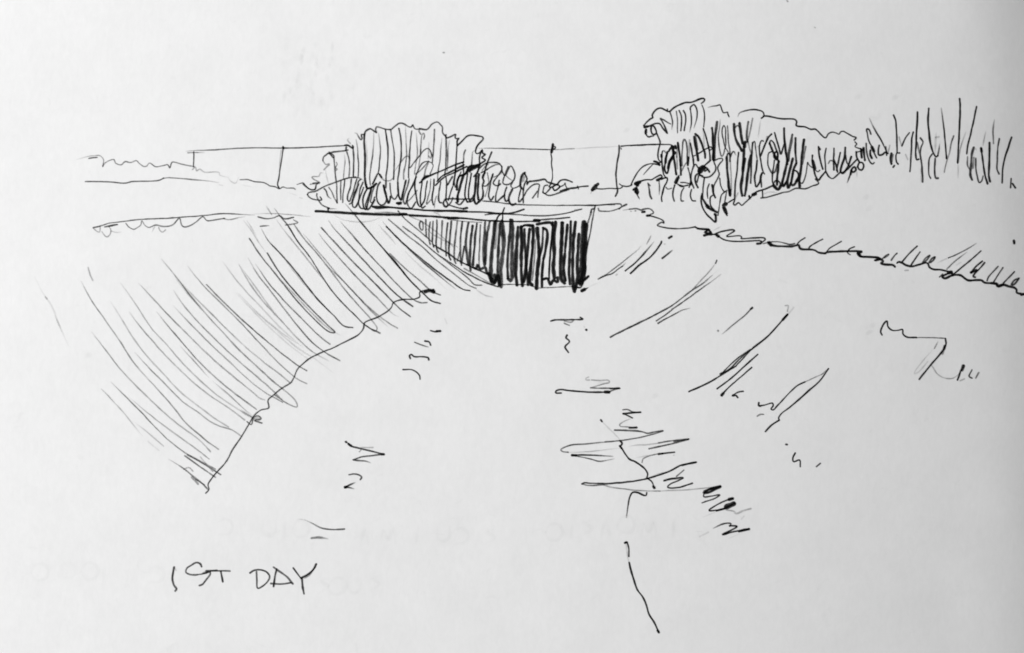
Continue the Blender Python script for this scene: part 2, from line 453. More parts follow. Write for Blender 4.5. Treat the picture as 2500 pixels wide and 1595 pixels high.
STROKES = """
@treeline wavy_line R1
3.2 .62 i 128 240 210 218 270 208 325 210 355 245 345 300 365 270 440 240 455 270 500 285 535 258 580 265 630 250 650 270 690 298 715 295 740 270 790 300 850 292 895 285 910 310 930 262 1010 280 1120 300
4.2 .8 - 230 232 262 226 300 222
3 .5 o 1100 325 1125 305 1135 335 1160 320 1200 345 1290 345 1325 350 1330 370 1400 390
2.6 .25 io 1400 390 1420 420 1460 440 1490 385
3.4 .78 - 1500 412 1560 408 1620 425 1700 435 1740 455 1745 460 1800 470 1830 485 1860 470 1890 480 1950 480 1965 490
3.6 .8 - 1980 450 2030 438 2050 460 2080 485 2130 490 2140 450 2165 435 2110 440
@fieldline ground_line R1
4 .8 - 200 425 320 425 420 430 540 438 600 425 820 415 860 396
3.2 .7 o 855 398 880 394 940 396 1100 408 1240 422 1320 434
2.4 .25 - 1325 452 1355 458
2.4 .2 io 1515 453 1600 470
2.4 .25 io 1895 515 1980 542
2.4 .2 - 2000 560 2025 566
@wall top_line R1
3.4 .72 i 1045 170 1110 165 1300 158 1500 145 1700 142 1860 145
4 .85 - 1860 143 2100 138 2250 130 2405 122
3 .6 o 1060 185 1110 182 1200 182
@wall upright_line R1
3.8 .8 - 1112 176 1112 240 1108 302
4 .88 - 1862 145 1850 230 1835 330 1825 400 1815 450 1830 482
3 .4 o 1845 160 1835 260 1825 340
6.5 .95 - 1860 132 1864 146
@wall top_line B2
3.6 .85 i 1000 488 1040 487 1200 485 1500 492 1800 500 2040 508
@wall upright_line B2
4.2 .9 - 2070 420 2060 480 2040 560 2050 640 2045 700 2060 820 2058 920 2040 980
7.5 1 - 2067 430 2058 490 2046 545
5 1 - 2088 460 2105 475 2082 505
@wall top_line E
3.4 .6 - 140 322 400 307 560 300
3 .38 io 540 302 700 292 1000 272 1300 262 1550 250
4.2 .9 - 1590 246 1900 226 2349 205
@wall upright_line E
4.6 .95 - 1548 228 1550 380 1520 540 1495 680 1480 850 1485 1000 1500 1150 1510 1240 1465 1350
4 .85 - 1585 285 1600 315
@wall top_line T1
4.2 .92 - 0 1010 200 1000 450 985 650 985 780 992 825 1012
@ledge ledge_line R1
3.4 .78 o 265 815 330 795 400 775 480 765 560 755 680 742 900 732 1080 720 1200 710 1350 695 1500 700 1620 708
2.8 .5 io 1600 700 1700 694 1850 697 1950 705 2090 720
@ledge scallop_stroke R1
3 .6 - 265 815 300 845 320 850 325 800
3 .6 - 340 845 370 885 385 890 410 865 415 830 400 800 440 788 470 788
4.4 .8 - 365 806 400 798 470 787
2.4 .35 o 415 840 460 852 500 848
3.4 .68 - 540 775 570 810 610 825 640 810 665 790 675 755 700 790 735 810 790 790 850 800 900 800 940 785 990 735 1010 790 1030 805 1080 795 1130 765 1190 720 1210 745 1230 755 1300 745 1370 735
3.2 .6 o 1360 735 1400 745 1480 730 1540 720
2.6 .4 io 760 850 790 790
2.8 .55 - 815 810 830 840 850 850 875 830
4 .82 - 1650 722 1720 738 1780 730 1830 713 1870 738 1950 725
4 .75 o 1670 800 1690 798 1745 795
3.4 .55 - 1880 790 1940 782 1985 770 1950 748
@bush outline_stroke B1
4.2 .8 i 745 262 775 275 800 320 835 362 850 345 840 290 885 292
4.8 .9 - 885 292 900 240 940 212 970 205 1005 225 1060 262 1045 225 1055 180 1100 182 1150 200 1200 212 1240 215
4.6 .88 - 1240 215 1265 215 1330 165 1380 130 1420 125 1470 145 1530 180 1560 178 1578 145 1590 170 1610 200 1660 208 1680 200
4.8 .92 - 1690 205 1780 215 1810 195 1850 145 1900 115 1940 108 1980 145 2005 180 2010 260 2050 310 2070 335 2130 318 2200 285 2190 330 2210 350 2250 345 2225 375 2218 455
4.2 .75 - 1680 200 1670 240 1695 285
3.6 .5 i 660 340 640 365 680 418
5 .92 - 600 442 640 440 690 470 715 485 720 460 710 445
5 .9 - 622 470 615 520
4.2 .8 - 285 665 290 620 330 580 370 555 440 625 445 600 400 560 372 540
4 .65 - 285 665 330 720 370 710 380 720 350 745 300 795
4.6 .88 - 375 560 430 540 520 530 610 520 645 512
3.8 .65 i 290 840 250 840 225 890 140 895 130 910 150 930 240 985 100 1005
4.2 .82 - 0 1000 70 1060 120 1085 170 1075 185 1030
@bush outline_stroke B2
5 .92 - 682 455 740 400 830 310 900 297 960 305 1050 322 1060 345 1000 420 965 475 950 530 960 560 1000 555 1035 520
@bush mound_line B1
4.8 .9 - 60 1150 80 1125 170 1110 300 1040 450 980 560 940 660 912 760 905
3.4 .55 o 760 905 820 920 870 950
4.4 .85 - 60 1150 90 1190 130 1215 250 1235 270 1230 245 1190
4.4 .85 - 200 1140 195 1160 210 1215 235 1255 270 1300 330 1335 380 1352
3.6 .6 o 350 1358 480 1362
4.6 .9 - 365 1345 358 1395
@bush upper_hatching B1
3 .38 io 320 800 345 920 365 1000
4.4 .8 - 445 615 455 760 470 900 485 1050 490 1270
3.4 .6 - 480 690 490 720 465 770 490 790 475 805
3.6 .62 i 590 555 605 650 590 800 580 920
4.2 .78 - 632 540 660 640 670 760 660 905
4.4 .82 - 718 470 728 560 728 760 722 890
4.2 .75 i 765 365 785 470 790 620 800 760 790 905
6 .92 - 885 280 880 400 890 560 890 760 890 900 905 1010 920 1062
5 .4 io 905 380 918 620 902 820
4.4 .8 i 1018 265 1015 420 1000 600 975 760 960 900 968 1015
4.4 .8 i 1090 265 1105 400 1115 520 1100 700 1085 830 1040 930 1000 1005
5 .9 - 1185 215 1205 340 1222 480 1222 640 1210 780 1195 900 1195 1055
4.8 .86 - 1262 215 1290 400 1310 520 1315 660 1310 800 1305 935
4.8 .86 - 1380 198 1405 320 1415 440 1410 640 1385 800 1365 940 1370 1050 1375 1150
4.2 .75 i 1475 170 1485 400 1490 520 1480 700 1450 850 1450 935
4.6 .84 - 1565 235 1545 420 1535 560 1530 700 1520 850 1520 910
3.8 .62 i 1630 270 1640 420 1645 580 1620 740 1605 860
4 .72 - 1690 560 1700 420 1715 300 1735 270 1750 300 1738 355
3.6 .58 o 1700 500 1685 640 1660 780 1650 860
4.4 .8 - 1895 215 1890 340 1880 500 1865 690
3.6 .5 io 1812 400 1808 560 1800 650
4.2 .75 i 2002 335 1985 500 1970 680 1945 830 1940 940
5 .88 - 2060 290 2062 440 2062 600 2050 800 2040 875
4 .7 i 2112 372 2090 480 2085 640 2075 810
4.6 .86 - 2222 375 2215 520 2205 700 2190 860 2165 1010
4.4 .84 - 2340 508 2322 560 2312 690
@bush scribble_loop B1
3.8 .68 - 1000 1000 1085 850 1130 910 1170 950 1200 955 1260 950 1300 915
6.5 .92 - 1100 862 1132 908
3.8 .66 i 1320 820 1400 700 1480 610 1520 605 1530 640
4.4 .82 - 1520 760 1540 765 1600 690 1680 590 1740 520 1790 490 1820 500 1845 540 1860 600
4 .76 - 1625 885 1660 800 1720 700 1790 675 1840 690 1875 730 1860 790 1830 855
4 .74 - 1625 855 1700 800 1780 710 1812 670 1770 780 1740 900 1718 955
3.6 .6 - 1830 530 1850 580 1840 630 1810 600
5.4 .97 - 1680 985 1730 940 1800 895 1900 850 2000 810 2100 765 2220 715 2315 682
6.5 1 o 1715 942 1760 900 1830 880 1870 862
5.5 .95 - 1935 960 2000 890 2100 840 2200 790 2320 725
5.5 .92 - 1910 1022 1960 970 2040 900 2150 850 2250 800 2363 750
@bush lower_hatching B1
5 .85 o 300 1070 330 1100 360 1180 400 1212
4.2 .72 - 370 1050 410 1110 450 1200 492 1275
4.4 .86 - 545 960 540 1080 540 1225
4.4 .84 - 600 930 590 1050 575 1150 570 1270
4.6 .88 - 695 930 680 1050 645 1150 640 1230 665 1250 690 1200 720 1120 750 1000 772 930
4.2 .8 - 665 1292 690 1280 740 1180 780 1060 800 960 830 935
4.6 .9 - 800 1000 730 1180 710 1270 720 1330 750 1338 790 1270 830 1160 870 1050
9 .38 io 735 1200 770 1090 800 985
9 .35 io 700 1180 740 1090 770 980
4.6 .9 - 862 978 820 1080 805 1200 800 1290 830 1350 862 1358
5 .93 - 930 1060 880 1150 860 1260 880 1350 905 1368 940 1250 970 1120 985 1040
5 .92 - 985 1050 960 1130 920 1240 900 1310 930 1372 960 1350 1032 1230
4.4 .84 - 1040 1000 1000 1100 980 1200 970 1260 1000 1272 1032 1190
6.5 .97 - 900 1000 922 1062 1000 1040 1055 995
4.8 .9 - 1110 975 1080 1020 1060 1120 1060 1200 1080 1270 1120 1305 1170 1290 1200 1230 1190 1120 1160 1028
5.8 .94 - 1160 1020 1180 1120 1210 1220 1232 1278 1250 1240 1260 1180
5 .92 - 1250 990 1260 1100 1280 1190 1312 1222 1340 1200 1362 1155
6 .97 - 1365 980 1370 1080 1380 1180 1410 1235 1440 1130 1480 950
7 .97 - 1350 1278 1420 1275 1372 1292
4.8 .88 - 1530 930 1500 1040 1470 1130 1445 1240 1470 1292 1502 1200
4.8 .9 - 1630 900 1580 1020 1520 1140 1500 1230 1520 1320 1560 1352 1622 1260
3.6 .62 - 1645 1095 1580 1180 1520 1245
5.2 .93 - 1620 930 1610 1040 1630 1180 1660 1300 1690 1328 1742 1260
4.8 .9 - 1720 950 1700 1080 1690 1180 1695 1290 1720 1348 1762 1320
5 .92 - 1790 960 1770 1080 1760 1200 1738 1268
3.8 .7 - 1840 930 1830 1080 1800 1200 1780 1292 1842 1228
5 .92 - 1890 930 1880 1060 1860 1180 1860 1240 1876 1300
4.6 .86 - 1985 975 1960 1120 1955 1220 1970 1268 1998 1272
3.6 .72 o 1922 1175 1900 1260 1894 1352
4.8 .9 - 2060 895 2080 1015 2120 950 2155 895
4.8 .9 - 2070 1010 2065 1120 2060 1235
@bush lower_hatching B2
4.6 .85 - 770 690 775 760 780 855
4.6 .88 - 665 715 655 860 640 980 600 1100 558 1235
4.2 .8 - 640 960 660 1055 690 940 742 828
4 .72 i 945 518 910 540 900 640 890 760 868 835
6 1 - 680 1085 690 960 720 890 770 870 800 860 850 760 880 740 940 735 1005 718
7.5 1 - 800 862 840 805 890 765 960 742 1010 730
7 .97 - 860 815 930 775 1000 745
5.2 .96 - 1010 725 1010 600 1030 540 1045 508 1055 560 1092 575 1040 622 1092 655 1030 700 1008 722
5.6 .93 - 1182 542 1140 640 1105 740 1080 840 1058 922
4.6 .86 - 1010 775 1060 730 1120 700 1220 690 1290 705 1330 752
3.8 .68 - 1040 812 1090 750 1130 720
3.8 .75 - 1110 795 1180 750 1240 725 1300 718
4.2 .8 - 1030 842 1125 790
8 .97 - 780 868 750 960 720 1080 690 1180 690 1255
5 .93 - 840 828 820 960 800 1080 800 1190 832 1265
5 .93 - 890 848 870 980 850 1100 850 1200 872 1262
7 1 - 960 880 950 1000 940 1120 930 1220 960 1292 992 1260
7.5 1 - 1000 858 990 1000 980 1120 992 1225
5 .93 - 925 895 960 860 990 800 1002 748
6.2 .95 - 1085 838 1050 900 1070 960 1050 1030 1060 1120 1050 1200 995 1262
3.4 .68 - 1120 838 1140 960 1120 1080 1088 1185
5.2 .9 - 1200 858 1170 960 1150 1080 1140 1180 1170 1232 1212 1178
4.2 .8 - 1060 1028 1100 1030 1150 980 1180 930 1202 868
4.8 .9 - 510 1220 490 1260 490 1310 530 1332 550 1290 520 1230 560 1215 640 1215 700 1220 760 1220 830 1215 905 1215
4.6 .86 - 560 1300 680 1340 780 1360
6.5 .95 - 775 1360 832 1346
4.6 .88 - 665 1270 720 1300 770 1250 802 1212
4.6 .86 - 480 1280 530 1330 600 1260 622 1198
4.4 .86 - 870 1252 900 1200 922 1158
5.5 .92 - 830 1262 900 1250 930 1215
@shrub outline_stroke B2
4.6 .88 - 1330 750 1330 790 1340 830 1370 882
4.6 .88 - 1330 795 1270 890 1215 960 1205 990 1240 1022 1290 1020 1312 998
4 .78 - 1215 902 1310 850 1332 795
5 .92 - 1290 948 1275 1040 1260 1100 1240 1180 1250 1262 1300 1220 1372 1158
4.8 .9 - 1420 748 1380 860 1350 940 1345 990 1380 1010 1440 1000 1490 960 1520 890 1500 800 1460 740 1420 795 1390 870
3.6 .7 o 1385 875 1430 920 1485 955
5.2 .92 - 1400 1048 1375 1120 1370 1200 1390 1252 1435 1218
4.6 .88 - 1482 978 1460 1030 1490 1062 1560 1040 1602 1008
6 .94 - 1480 1078 1440 1160 1430 1220 1450 1280 1480 1307 1530 1284
4.8 .9 - 1610 1048 1590 1130 1570 1220 1575 1262 1620 1220 1700 1090 1770 1020 1830 1000 1870 1010 1860 1080 1845 1192
6.2 .95 - 1662 838 1620 880 1600 970 1600 1040 1642 1085
4.6 .92 - 1660 848 1690 930 1660 990 1640 1080 1640 1275
10 .55 - 1642 900 1630 955
5 .95 - 1700 968 1690 1012 1720 970 1742 958
5.4 .93 - 1740 962 1850 950 1950 935 1980 970 2050 990 2110 1008 2140 1002
4.6 .86 - 1842 1105 1770 1205
4.6 .92 - 2050 988 2010 1042 2070 1040 2130 1008 2160 1032 2110 1092 2080 1085 2058 1048
4.4 .88 - 1990 1018 1950 1025 1930 1070 1925 1120 1950 1138 2042 1048
4.6 .88 - 1918 1120 2000 1165 2060 1160 2180 1120 2300 1080
@shrub outline_stroke E
5 .9 - 190 1080 250 1010 330 985 420 1000 515 1038
4.6 .92 - 120 1222 90 1160 110 1112 220 1110 250 1140 180 1200 122 1228
4.6 .88 - 250 1140 330 1100 355 1052 370 1120 398 1172
5.6 .94 - 250 1240 390 1190 450 1180 600 1165 700 1140 862 1125
4 .8 - 630 1128 652 1192
8.5 1 - 955 1220 990 1165 1030 1105
4.8 .95 - 1030 1105 1080 1065 1102 1080 1060 1130 1050 1180 970 1225
3.6 .45 o 945 1230 920 1295
3.8 .88 - 1060 1180 1180 1190 1340 1175 1500 1180 1580 1170 1622 1138 1555 1078
4 .88 - 1620 1120 1720 1135 1810 1110 1832 1090
@bridge slab_line C
3.8 .82 - 860 150 1000 162 1150 180 1300 192 1600 200 2000 200 2408 192
5.4 .93 - 350 262 600 275 860 280 1080 298 1200 290 1345 248
4.2 .88 - 885 315 980 300 1200 305 1400 318 1600 322 1800 300 1950 265 2025 245
3.4 .45 o 1940 252 2030 248
5.4 .93 - 0 322 250 332 420 345 600 350 800 370 1000 385 1200 390 1450 388 1535 380
7.5 1 - 450 352 575 352
8 1 - 1462 378 1525 380
5.2 .9 - 1460 375 1700 360 1882 342
3.4 .65 - 400 355 600 385 850 402
3.2 .5 - 290 282 330 300 372 335
@bridge slab_line D1
4 .88 - 300 198 540 202 840 187 850 200
5.6 .95 - 915 192 850 220 825 242
4 .85 - 580 235 590 262 650 270 740 265 835 232
@bridge slab_line B1
6.5 .98 - 1005 1330 1200 1335 1500 1358 1700 1375 1960 1388 2100 1385 2363 1397
6 .9 o 1010 1330 1050 1352 1250 1345
7.5 1 - 180 1390 400 1405 700 1425 1000 1435 1300 1445 1480 1440
5.2 .92 - 1400 1445 1700 1455 1990 1475 2200 1490 2363 1500
4 .62 io 1030 1408 1200 1412 1400 1420
8 1 - 1400 1440 1490 1435
@bridge railing_spike C
5 .95 - 1115 232 1090 290 1040 330 1018 392
4.8 .93 - 1090 290 1095 350 1088 395
@culvert hatching_bar C
4 .75 - 130 385 115 420 130 480 150 492 152 400 130 385
4 .78 - 190 365 190 450 195 565
4.4 .85 - 240 395 230 500 230 620 242 658
4.4 .86 - 275 388 270 520 268 640 282 692
4.6 .86 - 320 372 318 520 310 640 320 720 338 752
4 .75 - 385 382 375 540 370 695
5 .88 - 445 408 430 560 425 700 430 792
5 .88 - 490 388 475 560 460 720 465 800 482 842
4.4 .78 - 560 380 540 560 525 720 525 830 542 882
5 .88 - 620 392 600 560 595 720 602 880
6 .88 - 690 402 668 560 658 660 672 780 692 905
4.4 .85 - 640 680 620 820 608 905
4 .8 - 560 855 592 748
6.2 .93 - 742 438 720 600 710 760 710 900 718 965
6 .94 - 792 413 770 560 765 640 750 800 745 905
4 .78 - 832 428 825 600 820 760 815 905
7 .9 - 885 398 880 560 870 700 872 820 882 905
6.5 .92 - 940 388 920 500 900 640 895 760 892 890
6 .94 - 742 930 780 942 800 900 830 948 890 930 900 965 910 1000 942 1012
9.5 .95 - 1005 388 988 560 965 760 955 920 962 1095
8 .62 - 1022 395 1008 560 1002 700
6.5 .94 - 1062 415 1050 600 1040 800 1035 1000 1050 1145
10.5 .9 - 1085 385 1097 520 1107 650 1090 800 1072 950 1075 1155
8.5 .96 - 930 1000 960 1082 990 1115 1012 1060 1000 1015
7.5 .96 - 1000 1112 1040 1020 1062 1145
6.6 .95 - 1180 368 1180 500 1160 700 1150 900 1155 1062
8 .93 - 1155 1062 1188 1092 1205 1050 1200 900 1205 700 1210 500 1200 372
9 1 - 1270 458 1262 620 1250 800 1247 1000 1260 1135
8.5 1 - 1310 448 1320 640 1312 800 1312 960 1325 1145
7.5 1 - 1310 470 1340 440 1380 435 1442 442
6.5 .96 - 1350 480 1355 640 1362 800 1380 1000 1390 1138
7.5 .98 - 1410 478 1395 640 1380 800 1362 980 1342 1105
8.5 1 - 1450 438 1455 560 1440 760 1422 950 1412 1100 1442 1138
4 .75 - 1480 600 1462 900 1442 1085
9.5 1 - 1500 468 1515 640 1520 800 1502 980 1492 1178
5.5 .93 - 1570 468 1555 700 1528 825
8 1 - 1570 468 1612 492 1602 700 1572 850 1557 1000 1555 1155
7 1 - 1495 425 1600 405 1660 408 1682 442
5.5 .96 - 1680 398 1670 600 1650 800 1640 1000 1640 1065
9.5 1 - 1715 398 1692 560 1700 760 1690 950 1702 1055
7.5 1 - 1558 1072 1620 1060 1660 1135 1690 1080 1742 1105 1740 1048
9.5 1 - 1795 408 1790 560 1780 760 1775 950 1790 1080 1822 1115
7.5 1 - 1855 428 1840 600 1825 760 1812 950 1832 1085
6.6 .97 - 1895 388 1890 600 1880 800 1875 1000 1887 1128
9 1 - 1950 398 1930 560 1920 800 1917 1000 1930 1180 1940 1215
9 1 - 1990 538 1980 720 1970 900 1975 1050 1950 1185
13 1 - 2050 398 2040 560 2030 800 2020 1000 2010 1122
10 1 - 2075 428 2070 640 2055 800 2050 1000 2002 1112
6.5 1 - 1990 1112 2050 1080 2102 1032
@culvert frame_line C
3.6 .82 - 1085 1135 1200 1130 1400 1140 1492 1167
3.4 .75 - 1525 1170 1700 1165 1900 1155 1952 1162
3 .5 i 180 450 270 540 400 610 560 690
4.8 .92 - 285 668 460 770 560 840 760 940 900 1000 985 1065
@culvert frame_line D1
4.2 .88 - 545 200 520 320 490 500 460 640 436 785
4.2 .75 - 500 278 460 400 438 452
5 .8 - 490 282 505 245 528 240
4.6 .9 - 430 870 422 1050 372 1165 330 1163
@leftbank slope_hatching L1
3 .42 i 340 80 385 148
3.6 .84 i 410 100 460 170 520 240 600 370 700 500 790 640 870 760 960 870 1060 970 1150 1060 1210 1100 1290 1138
3 .5 io 420 190 520 320 650 480 760 620 870 760
2.8 .35 io 150 200 200 260 290 400 350 480
2.8 .32 io 180 200 260 330
3.4 .76 i 300 270 360 370 480 500 600 640 700 770 800 890 900 990 990 1080 1062 1092
5 .78 io 740 825 790 880 850 940
5.5 .42 io 480 500 640 700 760 850
3.2 .6 - 570 230 640 330 760 470 880 620 1000 780 1120 920 1220 1030 1265 1100 1250 1122 1160 1070
3 .52 io 650 310 740 420 860 560 960 680 1100 830 1220 960 1350 1082
3.2 .55 i 820 560 960 680 1120 850 1250 970 1340 1040 1435 1097
3.2 .64 io 780 310 850 400 1000 570 1140 720 1280 860 1400 980 1445 1002
3.6 .78 - 800 260 900 370 1040 520 1180 660 1320 800 1440 920 1542 1002
3.6 .78 i 860 200 900 260 1020 390 1150 530 1290 680 1430 820 1562 918
3.4 .74 i 960 210 1040 300 1160 440 1300 590 1440 740 1570 860 1630 885 1682 885
3.8 .88 i 1000 60 1060 130 1110 190 1200 300 1320 440 1430 570 1540 700 1640 800 1720 870 1792 892
4.4 .9 io 1310 425 1420 550 1530 690 1600 760
3.4 .64 - 1370 478 1500 600 1620 700 1720 790 1792 822
2.6 .3 io 1500 460 1600 560 1720 660 1860 790
3.4 .74 io 1310 210 1400 310 1520 430 1640 540 1780 660 1920 772
3.8 .86 - 1340 250 1460 370 1600 490 1760 620 1900 720 1980 775 2038 785
3.4 .74 - 1360 190 1500 310 1640 420 1760 530 1900 640 2030 740 2088 765
3.4 .7 - 1480 250 1600 340 1740 460 1880 570 2010 670 2080 735 2135 740
3.4 .76 - 1440 120 1500 190 1620 290 1720 375
3.6 .84 i 1740 460 1900 570 2030 650 2150 710 2230 740 2275 752
3.4 .55 - 1990 600 2100 660 2225 735
2.8 .32 io 2080 770 2160 820 2235 842
3.2 .64 i 190 510 270 650 380 790 500 950 620 1100 740 1230 850 1310 955 1368
3.4 .76 - 200 350 300 500 420 650 540 800 660 940 780 1060 870 1130 912 1132 850 1070 700 920 560 770 440 620 350 470
3.2 .66 i 250 560 360 720 500 880 640 1020 780 1160 872 1232
3 .54 io 110 560 200 720 320 880 460 1030 600 1180 720 1290 862 1372
2.8 .45 io 420 650 560 800 700 950 860 1100 955 1155
2.6 .26 io 100 800 250 950 400 1080 560 1200 645 1252
2.6 .26 io 200 920 400 1090 600 1260 740 1350 905 1472
3 .35 io 1280 240 1380 350 1420 400
2.4 .3 io 900 150 960 185 1050 208 1150 212 1230 200 1310 165
3 .5 - 1550 170 1640 210 1800 330 1900 420
@leftbank slope_hatching L2
3 .22 io 85 330 150 460 220 560 270 680 320 800 368 910
4.5 .45 - 175 498 185 512
3 .34 io 255 650 290 740 310 790
3.2 .42 - 530 250 545 310 568 358
3 .5 i 1240 570 1400 740 1540 880 1700 1030 1860 1180 2000 1290 2090 1340 2150 1372
3 .36 i 720 540 790 650 900 830 1020 990 1160 1140 1300 1290 1440 1400 1620 1532 1700 1580
3.2 .54 i 920 960 1020 1070 1160 1210 1320 1370 1450 1460 1540 1530 1620 1570 1680 1588 1730 1605 1805 1655
3 .48 i 870 620 960 740 1080 880 1180 990 1280 1090 1420 1220 1560 1330 1700 1420 1835 1522
2.8 .38 i 800 380 880 490 960 610 1060 760 1180 890 1300 1030 1450 1180 1600 1310 1760 1420 1900 1502
3.2 .58 i 1100 620 1180 720 1300 860 1420 1000 1560 1140 1700 1260 1820 1350 1932 1432
2.8 .44 io 1300 910 1420 1040 1535 1168
3.2 .52 i 950 380 1060 500 1200 650 1340 790 1460 910 1600 1040 1740 1160 1900 1290 1960 1340 2002 1355
3 .52 i 1240 440 1320 560 1460 720 1600 860 1760 1010 1900 1130 2040 1250 2145 1352
3.2 .56 i 1140 180 1280 350 1400 510 1540 670 1660 800 1780 930 1920 1060 2060 1190 2160 1270 2240 1340 2270 1390 2270 1412 2200 1390 2080 1310
5.5 .34 io 1270 350 1400 510 1500 620
3 .48 i 1280 350 1400 480 1540 620 1700 780 1860 930 2020 1060 2140 1150 2215 1215
3 .54 i 1360 240 1480 390 1640 550 1800 710 1940 860 2080 1010 2220 1140 2290 1190 2352 1220
3.4 .68 - 1515 395 1680 560 1840 710 2000 850 2160 980 2280 1070 2352 1110
2.8 .36 io 1650 200 1800 400 1960 570 2120 740 2300 902
2.8 .36 io 1790 230 1900 380 2060 600 2200 760
2.6 .28 io 1760 460 1940 650 2140 840 2300 970 2389 1022
2.8 .42 io 1565 1195 1700 1310 1830 1430 1905 1492
6.5 .34 io 1800 1440 1850 1475 1910 1510
@leftbank slope_hatching S
3 .58 i 198 687 224 735 259 785 294 835 324 882 359 923 394 961 429 1002 450 1029 482 1058 510 1081 534 1097
3 .46 i 224 811 260 858 294 902 336 946 376 985 417 1022 452 1049 486 1074 514 1103
2.8 .3 i 325 1028 360 1056 400 1090
3 .38 io 247 950 270 973 295 1000 318 1028 337 1052 350 1066
2.6 .3 - 361 1078 388 1100
3 .58 i 270 932 310 972 347 1009 364 1028 405 1069 449 1104 487 1125 526 1146
2.8 .42 i 315 970 352 1002 388 1030 428 1060 470 1090 511 1121
2.4 .25 io 246 948 260 962 278 980
3.6 .7 - 451 1113 480 1134 526 1166
3.4 .68 - 457 1110 494 1131 539 1159
3 .5 - 489 1116 519 1151
3.2 .56 i 412 1121 449 1145 470 1162 493 1180 509 1196
3 .5 - 448 1146 461 1142 471 1151
5.5 .58 - 469 1165 483 1182
3.4 .62 - 478 1171 499 1184
@leftbank foot_line L1
3.8 .88 - 1680 785 1660 785 1620 800 1620 835 1570 855 1470 860 1400 885 1380 930 1290 995 1160 1055 1150 1100 1110 1150 1000 1210 900 1260 780 1310 700 1350 640 1400 600 1440 575 1500
8 1 - 1665 794 1700 782 1740 796
6 1 - 1700 782 1735 778
@leftbank foot_line L3
3.6 .86 - 1770 340 1740 390 1660 440 1590 500 1550 540 1555 600 1490 620 1430 670 1400 720 1330 840 1260 940 1200 1050 1130 1130 1080 1190 1050 1240 1057 1280 1030 1312
3.6 .74 - 1375 715 1412 740 1430 680 1470 668 1492 690 1440 708 1500 728
9 .38 - 1425 695 1475 695
@tree crown_outline T1
4.8 1 - 255 615 300 560 380 490 430 460 420 420 440 370 480 320 530 285 590 275 640 295 720 335 768 346
5.6 1 - 762 345 840 275 920 225 1000 190 1080 165 1170 165 1250 140 1340 100 1410 85 1445 100 1440 135 1385 180
4.6 .96 - 255 615 265 650 330 640 360 630 420 600 490 575 560 580 590 610 620 660 680 730 712 768
4.6 .92 - 712 765 690 700 650 600 600 510 570 475 650 510 720 555 782 586
8 1 - 268 648 335 632
5.2 1 - 400 625 395 700 410 760 440 790 480 780 500 740 480 680 450 630 420 620
5.2 .97 - 300 690 285 740 310 800 350 840 400 830 442 825
8 1 - 300 700 292 770
4.6 1 - 500 750 540 850 570 930 565 1000 545 1080 530 1200 540 1280 582 1330
4 .9 - 715 345 718 290
@tree crown_hatching T1
4 .92 o 765 345 790 420 815 540 803 695
4 .88 - 893 340 915 480 918 600 915 758
4.8 .95 - 945 322 990 420 995 560 980 718
4.6 .92 - 1030 320 1070 400 1075 520 1043 718
4.2 .93 o 1165 300 1185 420 1185 580 1153 745
4.6 .93 o 1165 300 1168 262 1190 235 1235 210 1275 260 1300 350 1295 460 1265 580 1238 668
4 .96 - 1392 212 1430 320 1442 440 1428 645
4.4 .48 - 1420 680 1430 780 1432 1030
5 1 - 1420 675 1470 820 1500 940 1530 1060 1550 1200 1555 1292
6.2 1 - 1262 778 1320 830 1380 950 1420 1060 1450 1150 1457 1252
7 1 - 1240 835 1260 970 1290 1110 1310 1220 1320 1302
4.2 .85 - 1260 780 1290 940 1312 1095
4.6 .92 - 1325 1165 1400 1120 1440 1090 1500 1060 1530 1040 1580 1038 1605 1060
4 .9 - 1548 1105 1602 1065
6.5 1 - 1592 665 1605 800 1605 960 1612 1100 1612 1285
7.5 .9 - 1690 542 1670 700 1650 860 1640 1000 1630 1150 1625 1295
8 1 - 805 1022 830 1100 832 1200 760 1330 728 1455
6.4 1 - 722 1140 690 1260 680 1350
6 1 - 742 1120 780 1060 820 1022
7.5 1 - 865 1015 880 1062
5.5 1 - 860 1128 880 1152 848 1182
5 .65 - 915 945 910 1060 900 1240
6.4 1 - 922 955 945 1100 965 1280 970 1405
4.6 .88 - 1003 1405 1000 1220 1010 1080 1025 930 1050 888 1080 930 1100 1060 1105 1220 1112 1395
7.5 1 - 1130 1248 1114 1392
5.2 .66 - 1150 902 1150 1060 1140 1200 1130 1300
5.4 1 - 1165 960 1190 1100 1215 1240 1230 1370 1242 1402
4 .85 - 1215 1222 1272 1200
@tree crown_hatching T2
4.8 .97 - 620 78 605 160 610 300 625 440 650 540 690 590 718 612 700 690 660 760 620 900 600 1000 610 1058
8 1 - 600 150 604 185
4 .7 - 620 78 650 68 690 112
6.2 1 - 680 280 660 420 690 500 710 512 740 420 760 300 800 200 832 165
5.6 .95 - 720 90 700 180 690 300
6.5 1 - 835 0 840 160 860 320 880 460 890 532
4 .7 - 905 178 905 300 915 422
6 1 - 962 240 975 400 980 542
4 .75 - 998 462 1050 360 1102 288
4.6 .92 - 1120 398 1140 480 1160 560 1175 640 1160 720 1143 785
4.8 .93 - 1240 338 1200 450 1180 560 1180 640 1210 740 1232 798
4.2 .9 - 1240 340 1270 332 1300 370 1330 420 1350 540
5.2 .95 - 1310 518 1270 560 1260 640 1280 720 1318 792
4.8 .9 - 1330 558 1298 682
16 1 - 1350 470 1380 425 1425 395
7 1 - 1335 400 1342 470 1345 530
6.5 1 - 1342 540 1405 562
4.8 1 - 1562 252 1500 310 1430 370 1345 425
4.8 .95 - 1612 225 1640 310 1665 380 1660 450 1600 530 1540 575 1460 590 1400 578 1345 535
